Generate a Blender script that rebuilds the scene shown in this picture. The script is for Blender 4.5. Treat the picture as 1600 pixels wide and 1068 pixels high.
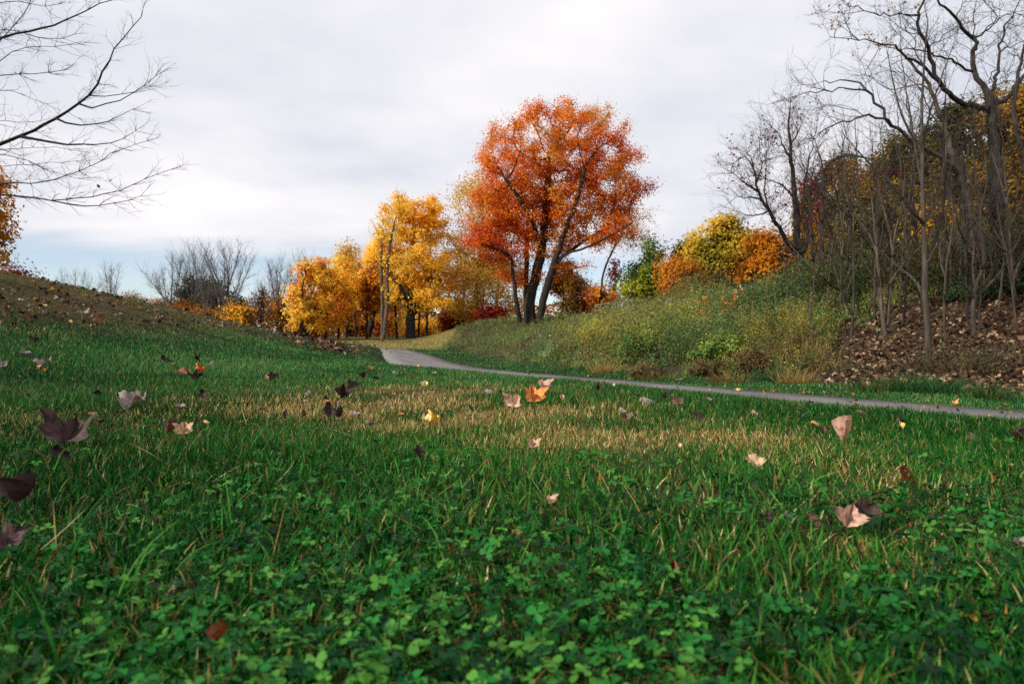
import bpy, math, random
import numpy as np
from mathutils import Vector

for o in list(bpy.data.objects): bpy.data.objects.remove(o)
SC = bpy.context.scene
COL = SC.collection
R = math.radians
rng = np.random.default_rng(11)
random.seed(5)

# ------------------------------------------------------------------ camera, sky, sun, exposure
F = 1067.0            # focal length in photo pixels (24 mm on a 36 mm sensor)
CZ = 0.32             # the camera lies low in the grass
cam = bpy.data.cameras.new("camera"); cam.lens = 24.0; cam.sensor_width = 36.0
cam.clip_start = 0.05; cam.clip_end = 3000
cam.dof.use_dof = True; cam.dof.focus_distance = 3.2; cam.dof.aperture_fstop = 7.0
co = bpy.data.objects.new("camera", cam); COL.objects.link(co)
co.location = (0, 0, CZ); co.rotation_euler = (R(90), 0, 0)
SC.camera = co

SUN_EL, SUN_AZ = 30.0, 240.0          # azimuth clockwise from +Y: behind the camera, to its left
w = bpy.data.worlds.new("World"); SC.world = w; w.use_nodes = True
nt = w.node_tree; nt.nodes.clear()
def N(tree, kind, **kw):
    n = tree.nodes.new(kind)
    for k, v in kw.items():
        if k.startswith('i_'):
            n.inputs[int(k[2:])].default_value = v
        else: setattr(n, k, v)
    return n
def L(tree, a, ai, b, bi): tree.links.new(a.outputs[ai], b.inputs[bi])
def ramp(tree, stops, interp='LINEAR'):
    n = tree.nodes.new('ShaderNodeValToRGB'); cr = n.color_ramp; cr.interpolation = interp
    while len(cr.elements) < len(stops): cr.elements.new(0.5)
    for e, (p, c) in zip(cr.elements, stops):
        e.position = p; e.color = (c[0], c[1], c[2], 1) if hasattr(c, '__len__') else (c, c, c, 1)
    return n
out = N(nt, 'ShaderNodeOutputWorld')
sky = N(nt, 'ShaderNodeTexSky', sky_type='NISHITA', sun_disc=False, sun_elevation=R(SUN_EL), sun_rotation=R(SUN_AZ))
sky.air_density = 1.0; sky.dust_density = 0.0; sky.ozone_density = 1.6
bg1 = N(nt, 'ShaderNodeBackground'); bg1.inputs[1].default_value = 0.125
tint = N(nt, 'ShaderNodeMix', data_type='RGBA', blend_type='MULTIPLY'); tint.inputs[0].default_value = 1; tint.inputs[7].default_value = (.93, .97, 1.06, 1)
L(nt, sky, 0, tint, 6); L(nt, tint, 2, bg1, 0)
tc = N(nt, 'ShaderNodeTexCoord')
sx = N(nt, 'ShaderNodeSeparateXYZ'); L(nt, tc, 'Generated', sx, 0)
# cloud deck seen from below: the direction projected on a plane overhead
den = N(nt, 'ShaderNodeMath', operation='ADD'); den.inputs[1].default_value = 0.16; L(nt, sx, 2, den, 0)
dx = N(nt, 'ShaderNodeMath', operation='DIVIDE'); L(nt, sx, 0, dx, 0); L(nt, den, 0, dx, 1)
dy = N(nt, 'ShaderNodeMath', operation='DIVIDE'); L(nt, sx, 1, dy, 0); L(nt, den, 0, dy, 1)
cv = N(nt, 'ShaderNodeCombineXYZ'); L(nt, dx, 0, cv, 0); L(nt, dy, 0, cv, 1)
n1 = N(nt, 'ShaderNodeTexNoise'); n1.inputs['Scale'].default_value = 0.95; n1.inputs['Detail'].default_value = 6; n1.inputs['Roughness'].default_value = 0.5
L(nt, cv, 0, n1, 'Vector')
n2 = N(nt, 'ShaderNodeTexNoise'); n2.inputs['Scale'].default_value = 2.3; n2.inputs['Detail'].default_value = 5
mp = N(nt, 'ShaderNodeMapping'); mp.inputs['Scale'].default_value = (0.55, 1.6, 1); mp.inputs['Rotation'].default_value = (0, 0, R(35))
L(nt, cv, 0, mp, 0); L(nt, mp, 0, n2, 'Vector')
mixn = N(nt, 'ShaderNodeMath', operation='MULTIPLY_ADD'); L(nt, n2, 0, mixn, 0); mixn.inputs[1].default_value = 0.15; L(nt, n1, 0, mixn, 2)
cr = ramp(nt, [(0.40, (0.66, 0.70, 0.79)), (0.56, (0.83, 0.83, 0.88)), (0.72, (0.99, 0.96, 0.97))])
L(nt, mixn, 0, cr, 0)
bg2 = N(nt, 'ShaderNodeBackground'); bg2.inputs[1].default_value = 0.98; L(nt, cr, 0, bg2, 0)
# the deck ends a few degrees above the horizon
edge = N(nt, 'ShaderNodeMath', operation='MULTIPLY_ADD'); L(nt, n2, 0, edge, 0); edge.inputs[1].default_value = 0.05; L(nt, sx, 2, edge, 2)
mr = N(nt, 'ShaderNodeMapRange', interpolation_type='SMOOTHSTEP'); L(nt, edge, 0, mr, 0)
mr.inputs[1].default_value = 0.128; mr.inputs[2].default_value = 0.168
mr.inputs[3].default_value = 0.28; mr.inputs[4].default_value = 1.0
ms = N(nt, 'ShaderNodeMixShader'); L(nt, mr, 0, ms, 0); L(nt, bg1, 0, ms, 1); L(nt, bg2, 0, ms, 2)
L(nt, ms, 0, out, 0)

sl = bpy.data.lights.new("sun", 'SUN'); sl.energy = 4.6; sl.angle = R(2.5); sl.color = (1.0, 0.93, 0.83)
so = bpy.data.objects.new("sun", sl); COL.objects.link(so)
sd = Vector((math.sin(R(SUN_AZ)) * math.cos(R(SUN_EL)), math.cos(R(SUN_AZ)) * math.cos(R(SUN_EL)), math.sin(R(SUN_EL))))
so.rotation_euler = (-sd).to_track_quat('-Z', 'Y').to_euler(); so.location = (-20, -20, 30)
SC.view_settings.view_transform = 'Standard'; SC.view_settings.look = 'None'
SC.view_settings.exposure = 0.1; SC.view_settings.gamma = 1.0
SC.render.engine = 'CYCLES'
SC.cycles.max_bounces = 6; SC.cycles.diffuse_bounces = 3; SC.cycles.glossy_bounces = 2
SC.cycles.transmission_bounces = 3; SC.cycles.transparent_max_bounces = 4
SC.cycles.use_denoising = False
SC.cycles.sample_clamp_direct = 4.0; SC.cycles.sample_clamp_indirect = 2.0

# ------------------------------------------------------------------ maths helpers
def sst(a, b, x):
    t = np.clip((x - a) / (b - a), 0, 1); return t * t * (3 - 2 * t)
_lat = np.random.default_rng(3).random((64, 64, 64))
def vnoise(p, scale, off=0.0):
    """smooth value noise in 0..1 of an (n,2) or (n,3) array"""
    p = np.asarray(p, float) / scale + off
    if p.shape[1] == 2: p = np.c_[p, np.full(len(p), 0.37 + off)]
    i = np.floor(p).astype(int); f = p - i; f = f * f * (3 - 2 * f)
    o = 0
    for a in (0, 1):
        for b in (0, 1):
            for c in (0, 1):
                wgt = (f[:, 0] if a else 1 - f[:, 0]) * (f[:, 1] if b else 1 - f[:, 1]) * (f[:, 2] if c else 1 - f[:, 2])
                o = o + wgt * _lat[(i[:, 0] + a) % 64, (i[:, 1] + b) % 64, (i[:, 2] + c) % 64]
    return o
def fbm(p, scale, off=0.0): return (vnoise(p, scale, off) + .5 * vnoise(p, scale / 2.1, off + 9) + .25 * vnoise(p, scale / 4.3, off + 17)) / 1.75
def nrm(v): return v / np.maximum(np.linalg.norm(v, axis=-1, keepdims=True), 1e-9)
def lin(*c):
    """display rgb 0..255 to linear"""
    c = np.array(c, float) / 255
    return np.where(c <= 0.04045, c / 12.92, ((c + 0.055) / 1.055) ** 2.4)

PATH = np.array([(13.5, -9.8), (8.6, -1.0), (1.35, 12.12), (-1.56, 17.4), (-2.9, 22), (-4.0, 27), (-5.1, 32), (-6.6, 38), (-9.0, 44), (-14, 51), (-24, 58)], float)
def path_s(x, y):
    best = np.full(np.shape(x), 1e9); sg = np.zeros(np.shape(x))
    for a, b in zip(PATH[:-1], PATH[1:]):
        d = b - a; L2 = (d * d).sum()
        t = np.clip(((x - a[0]) * d[0] + (y - a[1]) * d[1]) / L2, 0, 1)
        r = np.hypot(a[0] + t * d[0] - x, a[1] + t * d[1] - y); s = np.sign((x - a[0]) * d[1] - (y - a[1]) * d[0])
        m = r < best; best = np.where(m, r, best); sg = np.where(m, s, sg)
    return best * sg
def height(x, y):
    x = np.asarray(x, float); y = np.asarray(y, float)
    s = path_s(x, y)
    V = np.interp(y, [0, 22, 30, 38, 42, 46, 54, 64, 90, 300, 900], [-.42, -.42, -.36, -.20, -.2, -.14, .2, .62, 1.0, 2.5, 4])
    lawn = sst(-1.2, -4.42, s) * (1 - sst(10, 22, y))
    z = V - V * lawn
    q = -3.7 - .005 * y - x
    qs = np.log1p(np.exp(np.clip(q * 1.8, -30, 30))) / 1.8
    hh = .375 * qs; hh = 2.6 * np.tanh(hh / 2.6)
    yc = np.interp(-x, [4.9, 5.6, 6, 6.4, 7, 7.3, 8.25, 10, 14, 30], [26, 23.5, 20, 17, 14, 12.4, 10, 9, 8.5, 8])
    hh = hh * (1 - .95 * sst(0, 9, y - yc))
    z = z + hh * sst(1.0, 4.0, y)
    G = np.interp(y, [0, 12, 20, 30, 50, 80], [1, 1, .93, .73, .60, .5])
    b = sst(2.4, 16.0, s) * 3.4 + np.clip(s - 12, 0, 60) * .05
    b = b * (1 - .8 * sst(52, 75, y)) * np.where(y > 36, sst(-10, -3, x), 1)
    z = z + b * G
    return z
def P(px, py, d): return np.array([(px - 800) / F * d, d, CZ + (534 - py) / F * d])
def hit(px, py, dmax=150, d0=.35):
    d = np.geomspace(d0, dmax, 5000); x = (px - 800) / F * d; z = CZ + (534 - py) / F * d
    h = height(x, d); m = z <= h
    i = int(np.argmax(m)) if m.any() else len(d) - 1
    return x[i], d[i], float(h[i])

# ------------------------------------------------------------------ object helpers
def mesh_obj(name, V, faces, mat, parent=None, col=None, smooth=False, loc=None):
    V = np.asarray(V, np.float32)
    if loc is not None: V = V - np.asarray(loc, np.float32)
    faces = [np.asarray(f, np.int32) for f in faces if len(f)]
    me = bpy.data.meshes.new(name)
    nl = sum(f.size for f in faces); nf = sum(len(f) for f in faces)
    me.vertices.add(len(V)); me.vertices.foreach_set('co', V.ravel())
    me.loops.add(nl); me.loops.foreach_set('vertex_index', np.concatenate([f.ravel() for f in faces]))
    tot = np.concatenate([np.full(len(f), f.shape[1], np.int32) for f in faces])
    st = np.concatenate([[0], np.cumsum(tot)[:-1]]).astype(np.int32)
    me.polygons.add(nf); me.polygons.foreach_set('loop_start', st); me.polygons.foreach_set('loop_total', tot)
    if smooth: me.polygons.foreach_set('use_smooth', np.ones(nf, bool))
    me.update(calc_edges=True)
    if col is not None:
        a = me.attributes.new('Col', 'FLOAT_COLOR', 'POINT')
        c = np.ones((len(V), 4), np.float32); c[:, :3] = col
        a.data.foreach_set('color', c.ravel())
    me.materials.append(mat)
    o = bpy.data.objects.new(name, me); COL.objects.link(o)
    if parent is not None: o.parent = parent
    elif loc is not None: o.location = loc
    return o
def tag(o, label=None, cat=None, group=None, kind=None):
    if label: o['label'] = label
    if cat: o['category'] = cat
    if group: o['group'] = group
    if kind: o['kind'] = kind
    return o
def thing(name, label, cat, loc, group=None):
    o = bpy.data.objects.new(name, None); COL.objects.link(o); o.location = loc
    o.empty_display_size = .2
    return tag(o, label, cat, group)

# ------------------------------------------------------------------ materials
def new_mat(name):
    m = bpy.data.materials.new(name); m.use_nodes = True
    m.node_tree.nodes.clear(); return m, m.node_tree
def foliage_mat(name, trans=.35, rough=.6, spec=.25, var=.25, nscale=30.0):
    """pigment per leaf or blade from the attribute Col, a little mottled, letting some light through"""
    m, t = new_mat(name)
    o = N(t, 'ShaderNodeOutputMaterial'); a = N(t, 'ShaderNodeAttribute', attribute_name='Col')
    g = N(t, 'ShaderNodeTexCoord'); nz = N(t, 'ShaderNodeTexNoise'); nz.inputs['Scale'].default_value = nscale
    L(t, g, 'Object', nz, 'Vector')
    r = N(t, 'ShaderNodeMapRange'); L(t, nz, 0, r, 0); r.inputs[1].default_value = .3; r.inputs[2].default_value = .7
    r.inputs[3].default_value = 1 - var; r.inputs[4].default_value = 1 + var
    mx = N(t, 'ShaderNodeMix', data_type='RGBA', blend_type='MULTIPLY'); mx.inputs[0].default_value = 1
    L(t, a, 'Color', mx, 6); L(t, r, 0, mx, 7)
    p = N(t, 'ShaderNodeBsdfPrincipled'); L(t, mx, 2, p, 'Base Color'); p.inputs['Roughness'].default_value = rough
    p.inputs['Specular IOR Level'].default_value = spec
    tr = N(t, 'ShaderNodeBsdfTranslucent'); L(t, mx, 2, tr, 0)
    s = N(t, 'ShaderNodeMixShader'); s.inputs[0].default_value = trans
    L(t, p, 0, s, 1); L(t, tr, 0, s, 2); L(t, s, 0, o, 0)
    return m
def bark_mat(name, c1, c2, scale=6.0, rough=.9):
    m, t = new_mat(name)
    o = N(t, 'ShaderNodeOutputMaterial'); g = N(t, 'ShaderNodeTexCoord')
    mp = N(t, 'ShaderNodeMapping'); mp.inputs['Scale'].default_value = (1, 1, .18); L(t, g, 'Object', mp, 0)
    nz = N(t, 'ShaderNodeTexNoise'); nz.inputs['Scale'].default_value = scale * 3; nz.inputs['Detail'].default_value = 6; L(t, mp, 0, nz, 'Vector')
    n2 = N(t, 'ShaderNodeTexNoise'); n2.inputs['Scale'].default_value = 1.3; L(t, g, 'Object', n2, 'Vector')
    ad = N(t, 'ShaderNodeMath', operation='MULTIPLY_ADD'); L(t, n2, 0, ad, 0); ad.inputs[1].default_value = .5; L(t, nz, 0, ad, 2)
    r = ramp(t, [(.5, c1), (1.0, c2)]); L(t, ad, 0, r, 0)
    p = N(t, 'ShaderNodeBsdfPrincipled'); L(t, r, 0, p, 'Base Color'); p.inputs['Roughness'].default_value = rough
    p.inputs['Specular IOR Level'].default_value = .2
    b = N(t, 'ShaderNodeBump'); b.inputs['Strength'].default_value = .7; b.inputs['Distance'].default_value = .03; L(t, nz, 0, b, 'Height'); L(t, b, 0, p, 'Normal')
    L(t, p, 0, o, 0); return m
M_leaf = foliage_mat('tree_leaves', .48, .6, .2, .15, 1.2)
M_grass = foliage_mat('grass_blades', .25, .55, .10, .25, 25)
M_weed = foliage_mat('weed_leaves', .3, .6, .25, .2, 4)
M_clover = foliage_mat('clover_leaves', .22, .5, .12, .25, 90)
M_litter = foliage_mat('dry_leaves', .12, .75, .2, .3, 14)
B_dark = bark_mat('dark_bark', (.010, .008, .008), (.055, .045, .038))
B_brown = bark_mat('brown_bark', (.035, .026, .02), (.15, .115, .085))
B_grey = bark_mat('grey_bark', (.035, .028, .023), (.14, .115, .092))
B_black = bark_mat('black_wet_bark', (.012, .009, .007), (.042, .034, .028))
B_far = bark_mat('far_grey_bark', (.06, .055, .058), (.16, .14, .14))

# ------------------------------------------------------------------ ground and path
def graded(lo, hi, fine_lo, fine_hi, fine, grow):
    a = list(np.arange(fine_lo, fine_hi + 1e-6, fine)); st = fine
    while a[-1] < hi: st *= grow; a.append(a[-1] + st)
    st = fine
    while a[0] > lo: st *= grow; a.insert(0, a[0] - st)
    return np.array(a)
gx = graded(-500, 500, -14, 14, .2, 1.08); gy = graded(-30, 1100, -1, 30, .2, 1.07)
X, Y = np.meshgrid(gx, gy); Z = height(X.ravel(), Y.ravel())
S0 = path_s(X.ravel(), Y.ravel()); XY = np.c_[X.ravel(), Y.ravel()]
Z = Z + (fbm(XY, .9, 3) - .5) * .05 * np.minimum(1, np.abs(S0) / 2.5) * np.where(S0 > 2.2, 3, 1)
Z = Z - .05 * (1 - sst(1.1, 1.35, np.abs(S0)))
ix = np.arange(len(gx) * len(gy)).reshape(len(gy), len(gx))
quads = np.c_[ix[:-1, :-1].ravel(), ix[:-1, 1:].ravel(), ix[1:, 1:].ravel(), ix[1:, :-1].ravel()]
# how much of the soil is: dry (x), leaf-littered bank (y)
def hill_mask(x, y):
    q = -3.3 - .01 * y - x
    return sst(.9, 2.6, q) * sst(3, 6, y) * (1 - sst(34, 42, y))
def pxof(x, y): return 800 + F * x / np.maximum(y, .05)
def bank_litter(x, y):
    s = path_s(x, y); n = fbm(np.c_[x, y], 2.2, 5)
    return sst(1265, 1345, pxof(x, y) + (n - .5) * 90) * sst(2.6, 4.0, s + (n - .5) * 2)
dryspots = [(560, 635, .6, 1.15), (690, 650, .6, 1.15), (640, 620, .9, 1.1), (480, 640, .45, .95), (620, 665, .35, 1.0), (760, 640, .6, .9), (900, 650, .55, .85), (960, 685, .42, 1.0), (1120, 690, .4, .9), (830, 700, .3, .75), (1010, 675, .45, .95), (1200, 700, .3, .7), (400, 630, .5, .7),
            (140, 665, .4, .75), (60, 660, .3, .6), (230, 690, .3, .5), (1480, 780, .30, .7), (1530, 880, .20, .8), (1430, 860, .16, .85), (1400, 830, .14, .7), (1230, 720, .3, .6), (1000, 760, .2, .5), (880, 740, .2, .45), (1100, 800, .16, .45), (330, 640, .5, .45), (640, 540, 5, .55), (600, 535, 6, .6)]
dryspots = [(hit(a, b), r, k) for a, b, r, k in dryspots]
def dry(x, y):
    k = np.zeros(np.shape(x))
    for (cx, cy, _), r, a in dryspots:
        k = np.maximum(k, a * np.exp(-(((x - cx) / r) ** 2 + ((y - cy) / (r * 1.15)) ** 2)))
    n = sst(.34, .62, fbm(np.c_[x, y], .42, 7))
    k = k * (.28 + .85 * n) + .01
    k = np.maximum(k, hill_mask(x, y) * sst(.30, .62, fbm(np.c_[x, y], 2.6, 2)) * .8)
    k = np.maximum(k, sst(40, 46, y) * .62 * (x < 2))
    return np.clip(k, 0, .88)
kd = dry(X.ravel(), Y.ravel()); kb = bank_litter(X.ravel(), Y.ravel())
green = np.array([.014, .024, .008]); straw = np.array([.085, .06, .026]); soil = np.array([.055, .038, .024])
gc = green + (straw - green) * (kd * .8)[:, None]
weedy = sst(2.4, 4.4, S0) * (1 - sst(40, 43, XY[:, 1]) * sst(-3.6, -5.2, XY[:, 0]))
gc = gc + (np.array([.05, .042, .022]) - gc) * (weedy * .8)[:, None]
far = (sst(39, 44, XY[:, 1]) * sst(-3.4, -5.0, XY[:, 0]) * (1 - sst(60, 75, XY[:, 1])))[:, None]; gc = gc + (np.array([.20, .165, .06]) - gc) * far * .9
gc = gc + (soil - gc) * kb[:, None]
m, t = new_mat('lawn_soil')
o_ = N(t, 'ShaderNodeOutputMaterial'); a_ = N(t, 'ShaderNodeAttribute', attribute_name='Col'); g_ = N(t, 'ShaderNodeTexCoord')
na = N(t, 'ShaderNodeTexNoise'); na.inputs['Scale'].default_value = 9; na.inputs['Detail'].default_value = 8; L(t, g_, 'Object', na, 'Vector')
ra = ramp(t, [(.3, (.45, .5, .45)), (.7, (1.5, 1.4, 1.3))]); L(t, na, 0, ra, 0)
mx_ = N(t, 'ShaderNodeMix', data_type='RGBA', blend_type='MULTIPLY'); mx_.inputs[0].default_value = 1; L(t, a_, 'Color', mx_, 6); L(t, ra, 0, mx_, 7)
p_ = N(t, 'ShaderNodeBsdfPrincipled'); p_.inputs['Roughness'].default_value = .95; p_.inputs['Specular IOR Level'].default_value = .1; L(t, mx_, 2, p_, 'Base Color')
b_ = N(t, 'ShaderNodeBump'); b_.inputs['Distance'].default_value = .04; L(t, na, 0, b_, 'Height'); L(t, b_, 0, p_, 'Normal'); L(t, p_, 0, o_, 0)
ground = mesh_obj('ground', np.c_[X.ravel(), Y.ravel(), Z], [quads], m, col=gc, smooth=True); ground['kind'] = 'structure'

m, t = new_mat('worn_asphalt')
o_ = N(t, 'ShaderNodeOutputMaterial'); g_ = N(t, 'ShaderNodeTexCoord')
na = N(t, 'ShaderNodeTexNoise'); na.inputs['Scale'].default_value = 120; na.inputs['Detail'].default_value = 4; L(t, g_, 'Object', na, 'Vector')
nb = N(t, 'ShaderNodeTexNoise'); nb.inputs['Scale'].default_value = 1.1; nb.inputs['Detail'].default_value = 5; L(t, g_, 'Object', nb, 'Vector')
ad = N(t, 'ShaderNodeMath', operation='MULTIPLY_ADD'); L(t, nb, 0, ad, 0); ad.inputs[1].default_value = .7; L(t, na, 0, ad, 2)
ra = ramp(t, [(.42, (.06, .056, .055)), (.8, (.15, .14, .138)), (1.15, (.215, .20, .198))]); L(t, ad, 0, ra, 0)
p_ = N(t, 'ShaderNodeBsdfPrincipled'); p_.inputs['Roughness'].default_value = .9; p_.inputs['Specular IOR Level'].default_value = .2; L(t, ra, 0, p_, 'Base Color')
b_ = N(t, 'ShaderNodeBump'); b_.inputs['Distance'].default_value = .006; L(t, na, 0, b_, 'Height'); L(t, b_, 0, p_, 'Normal'); L(t, p_, 0, o_, 0)
# the path: a slab that follows the ground, smoothed through its bends
pts = PATH.copy()
for _ in range(3):
    q_ = np.empty((2 * len(pts) - 2, 2)); q_[0::2] = .75 * pts[:-1] + .25 * pts[1:]; q_[1::2] = .25 * pts[:-1] + .75 * pts[1:]
    pts = np.vstack([pts[:1], q_, pts[-1:]])
seg = np.r_[0, np.cumsum(np.hypot(*np.diff(pts, axis=0).T))]
sN = np.arange(0, seg[-1], .35); pts = np.c_[np.interp(sN, seg, pts[:, 0]), np.interp(sN, seg, pts[:, 1])]
tn = nrm(np.gradient(pts, axis=0)); nn = np.c_[tn[:, 1], -tn[:, 0]]
offs = np.array([-1.2, -1.18, -.6, 0, .6, 1.18, 1.2]); dz = np.array([-.08, .004, .012, .016, .012, .004, -.08])
wob = (fbm(pts, .8, 4) - .5) * .12; wob2 = (fbm(pts, .8, 8) - .5) * .12
rows = []
for k, (of, dd) in enumerate(zip(offs, dz)):
    q_ = pts + nn * (of + (wob if k < 2 else wob2 if k > 4 else 0))[:, None] if k < 2 or k > 4 else pts + nn * of
    rows.append(np.c_[q_, height(q_[:, 0], q_[:, 1]) + dd])
PV = np.stack(rows, 1).reshape(-1, 3); ip = np.arange(len(PV)).reshape(-1, len(offs))
pq = np.c_[ip[:-1, :-1].ravel(), ip[1:, :-1].ravel(), ip[1:, 1:].ravel(), ip[:-1, 1:].ravel()]
path = mesh_obj('path', PV, [pq[:, ::-1]], m, smooth=True); path['kind'] = 'structure'

# ------------------------------------------------------------------ tree builder
UP = np.array([0, 0, 1.0])
def resample(pl, step):
    pl = np.asarray(pl, float)
    for _ in range(2):
        if len(pl) > 2:
            q = np.empty((2 * len(pl) - 2, 3)); q[0::2] = .75 * pl[:-1] + .25 * pl[1:]; q[1::2] = .25 * pl[:-1] + .75 * pl[1:]
            pl = np.vstack([pl[:1], q, pl[-1:]])
    s = np.r_[0, np.cumsum(np.linalg.norm(np.diff(pl, axis=0), axis=1))]
    n = max(2, int(s[-1] / step) + 1); t = np.linspace(0, s[-1], n)
    return np.stack([np.interp(t, s, pl[:, k]) for k in range(3)], 1)
class Skel:
    def __init__(self): self.p = []; self.par = []; self.r = []
    def add(self, p, par, r=0.0): self.p.append(np.asarray(p, float)); self.par.append(par); self.r.append(r); return len(self.p) - 1
    def limb(self, pl, step, r0=0, r1=0, jit=0.0, attach=True, end=1.0):
        q = resample(pl, step); n = len(q)
        if jit: q[1:-1] += rng.normal(0, jit, (n - 2, 3))
        par = -1
        if attach and self.p:
            A = np.array(self.p); par = int(((A - q[0]) ** 2).sum(1).argmin()); q = q[1:] if np.linalg.norm(A[par] - q[0]) < step * .8 else q
        ids = []
        for k, x in enumerate(q):
            par = self.add(x, par, r0 + (r1 - r0) * (k / max(1, len(q) - 1)) ** end); ids.append(par)
        return ids
    def grow(self, att, step, infl, kill, iters=120, trop=.05, jit=.15):
        att = np.asarray(att, float); pos = list(self.p); A = np.array(pos)
        D = ((att[:, None, :] - A[None]) ** 2).sum(2); ni = D.argmin(1); dn = np.sqrt(D.min(1)); nch = {}
        for it in range(iters):
            act = dn < infl
            if it == 0 and not act.any(): act = dn < dn.min() * 1.2
            if not act.any(): 
                if it > 3 or len(att) == 0: break
                act = dn < dn.min() * 1.2
            a = att[act]; n_ = ni[act]; PA = np.array(self.p)
            v = nrm(a - PA[n_]); u, inv = np.unique(n_, return_inverse=True)
            acc = np.zeros((len(u), 3)); np.add.at(acc, inv, v)
            acc = nrm(acc) + rng.normal(0, jit, acc.shape); acc[:, 2] += trop; acc = nrm(acc)
            first = len(self.p)
            for k, n in enumerate(u):
                c = nch.get(n, 0)
                if c >= 4: continue
                nch[n] = c + 1; self.add(PA[n] + acc[k] * step, int(n))
            if len(self.p) == first: break
            NP = np.array(self.p[first:]); D = ((att[:, None, :] - NP[None]) ** 2).sum(2)
            j = D.argmin(1); d = np.sqrt(D.min(1)); m = d < dn
            dn = np.where(m, d, dn); ni = np.where(m, j + first, ni)
            keep = dn > kill; att = att[keep]; dn = dn[keep]; ni = ni[keep]
            if len(att) == 0: break
    def pipe(self, base_r, tip_r, only_zero=False):
        n = len(self.p); cnt = np.zeros(n); ch = np.zeros(n, int)
        for i in range(n - 1, -1, -1):
            if ch[i] == 0: cnt[i] = 1
            if self.par[i] >= 0: cnt[self.par[i]] += cnt[i]; ch[self.par[i]] += 1
        N0 = cnt.max(); p = math.log(base_r / tip_r) / math.log(max(N0, 3))
        rad = tip_r * cnt ** p
        if only_zero:
            r0 = np.array(self.r); rad = np.where(r0 > 0, r0, np.minimum(rad, .05))
        self.r = list(rad); self.tip = (ch == 0)
    def spray(self, par, d, Ln, r, lev, up=.1, kids=5, ang=(30, 55), flat=0.0, wig=.22):
        """a twig that bends a little and carries smaller twigs"""
        d = nrm(d); p = self.p[par]; ns = 5 if lev > 0 else 3
        ids = []
        for k in range(ns):
            d = nrm(d + rng.normal(0, wig, 3) * np.array([1, 1, 1 - flat]) + up * UP * .4)
            p = p + d * Ln / ns; rr = r * (1 - .75 * (k + 1) / ns)
            par = self.add(p, par, max(rr, r * .25)); ids.append((par, d.copy()))
        if lev > 0:
            side = rng.choice([-1, 1])
            for k in range(kids):
                i, dd = ids[min(ns - 1, int(rng.uniform(.5, ns)))]
                side = -side
                ax = nrm(np.cross(dd, UP + rng.normal(0, .5 * (1 - flat) + .08, 3)))
                th = R(rng.uniform(*ang)); nd = dd * math.cos(th) + ax * side * math.sin(th)
                self.spray(i, nd, Ln * rng.uniform(.35, .62), max(r * .55, .0012), lev - 1, up, max(2, kids - 1), ang, flat, wig)
def tubes(sk, lo, hi, sides):
    """one tapered tube per skeleton edge whose radius lies in [lo, hi)"""
    p = np.array(sk.p); par = np.array(sk.par); r = np.array(sk.r); n = len(p)
    e = np.where(par >= 0)[0]; d = np.zeros((n, 3)); d[e] = nrm(p[e] - p[par[e]])
    main = np.full(n, -1); order = e[np.argsort(r[e])]; main[par[order]] = order
    nd = d.copy(); h = main >= 0; nd[h] = nrm(d[h] + d[main[h]]); root = par < 0; nd[root & h] = d[main[root & h]]
    c = e[(r[e] >= lo) & (r[e] < hi)]
    if len(c) == 0: return np.zeros((0, 3)), np.zeros((0, 4), int)
    q = par[c]; ism = main[q] == c
    d0 = np.where(ism[:, None], nd[q], d[c]); r0 = np.where(ism, r[q], np.minimum(r[q], r[c] * 1.3)); r0 = np.minimum(r0, r[c] * 1.9)
    th = np.arange(sides) / sides * 2 * math.pi
    def ring(pp, dd, rr):
        ref = np.array([.93, .31, .17]); u = nrm(np.cross(dd, ref)); v = np.cross(dd, u)
        return pp[:, None] + rr[:, None, None] * (u[:, None] * np.cos(th)[None, :, None] + v[:, None] * np.sin(th)[None, :, None])
    V = np.concatenate([ring(p[q], d0, r0), ring(p[c], nd[c], r[c])], 1).reshape(-1, 3)
    b = (np.arange(len(c)) * 2 * sides)[:, None]; k = np.arange(sides)[None]; k1 = (k + 1) % sides
    Fq = np.stack([b + k, b + sides + k, b + sides + k1, b + k1], -1).reshape(-1, 4)
    return V, Fq
def kites(C, size, up=.6, wid=.62, fold=.0, hang=0.0, out=None):
    """leaf-sized four-cornered faces at the points C"""
    n = len(C); nv = nrm(rng.normal(0, 1, (n, 3)) + up * UP) if out is None else nrm(rng.normal(0, .42, (n, 3)) + up * UP + out); a = rng.normal(0, 1, (n, 3)) - hang * UP
    u = nrm(a - (a * nv).sum(1, keepdims=True) * nv); v = np.cross(nv, u)
    s = (size * rng.uniform(.65, 1.35, n))[:, None]
    V = np.stack([C - u * s * .5, C + v * s * wid * .5 + nv * s * fold, C + u * s * .5, C - v * s * wid * .5 + nv * s * fold], 1).reshape(-1, 3)
    return V, np.arange(4 * n).reshape(-1, 4)
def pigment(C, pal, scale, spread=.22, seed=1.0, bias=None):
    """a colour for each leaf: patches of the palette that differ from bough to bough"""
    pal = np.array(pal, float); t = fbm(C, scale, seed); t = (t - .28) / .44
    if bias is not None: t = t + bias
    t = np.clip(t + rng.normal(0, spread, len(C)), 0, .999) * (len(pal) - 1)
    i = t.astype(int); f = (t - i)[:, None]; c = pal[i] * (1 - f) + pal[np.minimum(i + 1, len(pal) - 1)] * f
    return c * rng.uniform(.9, 1.1, (len(C), 1))
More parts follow.
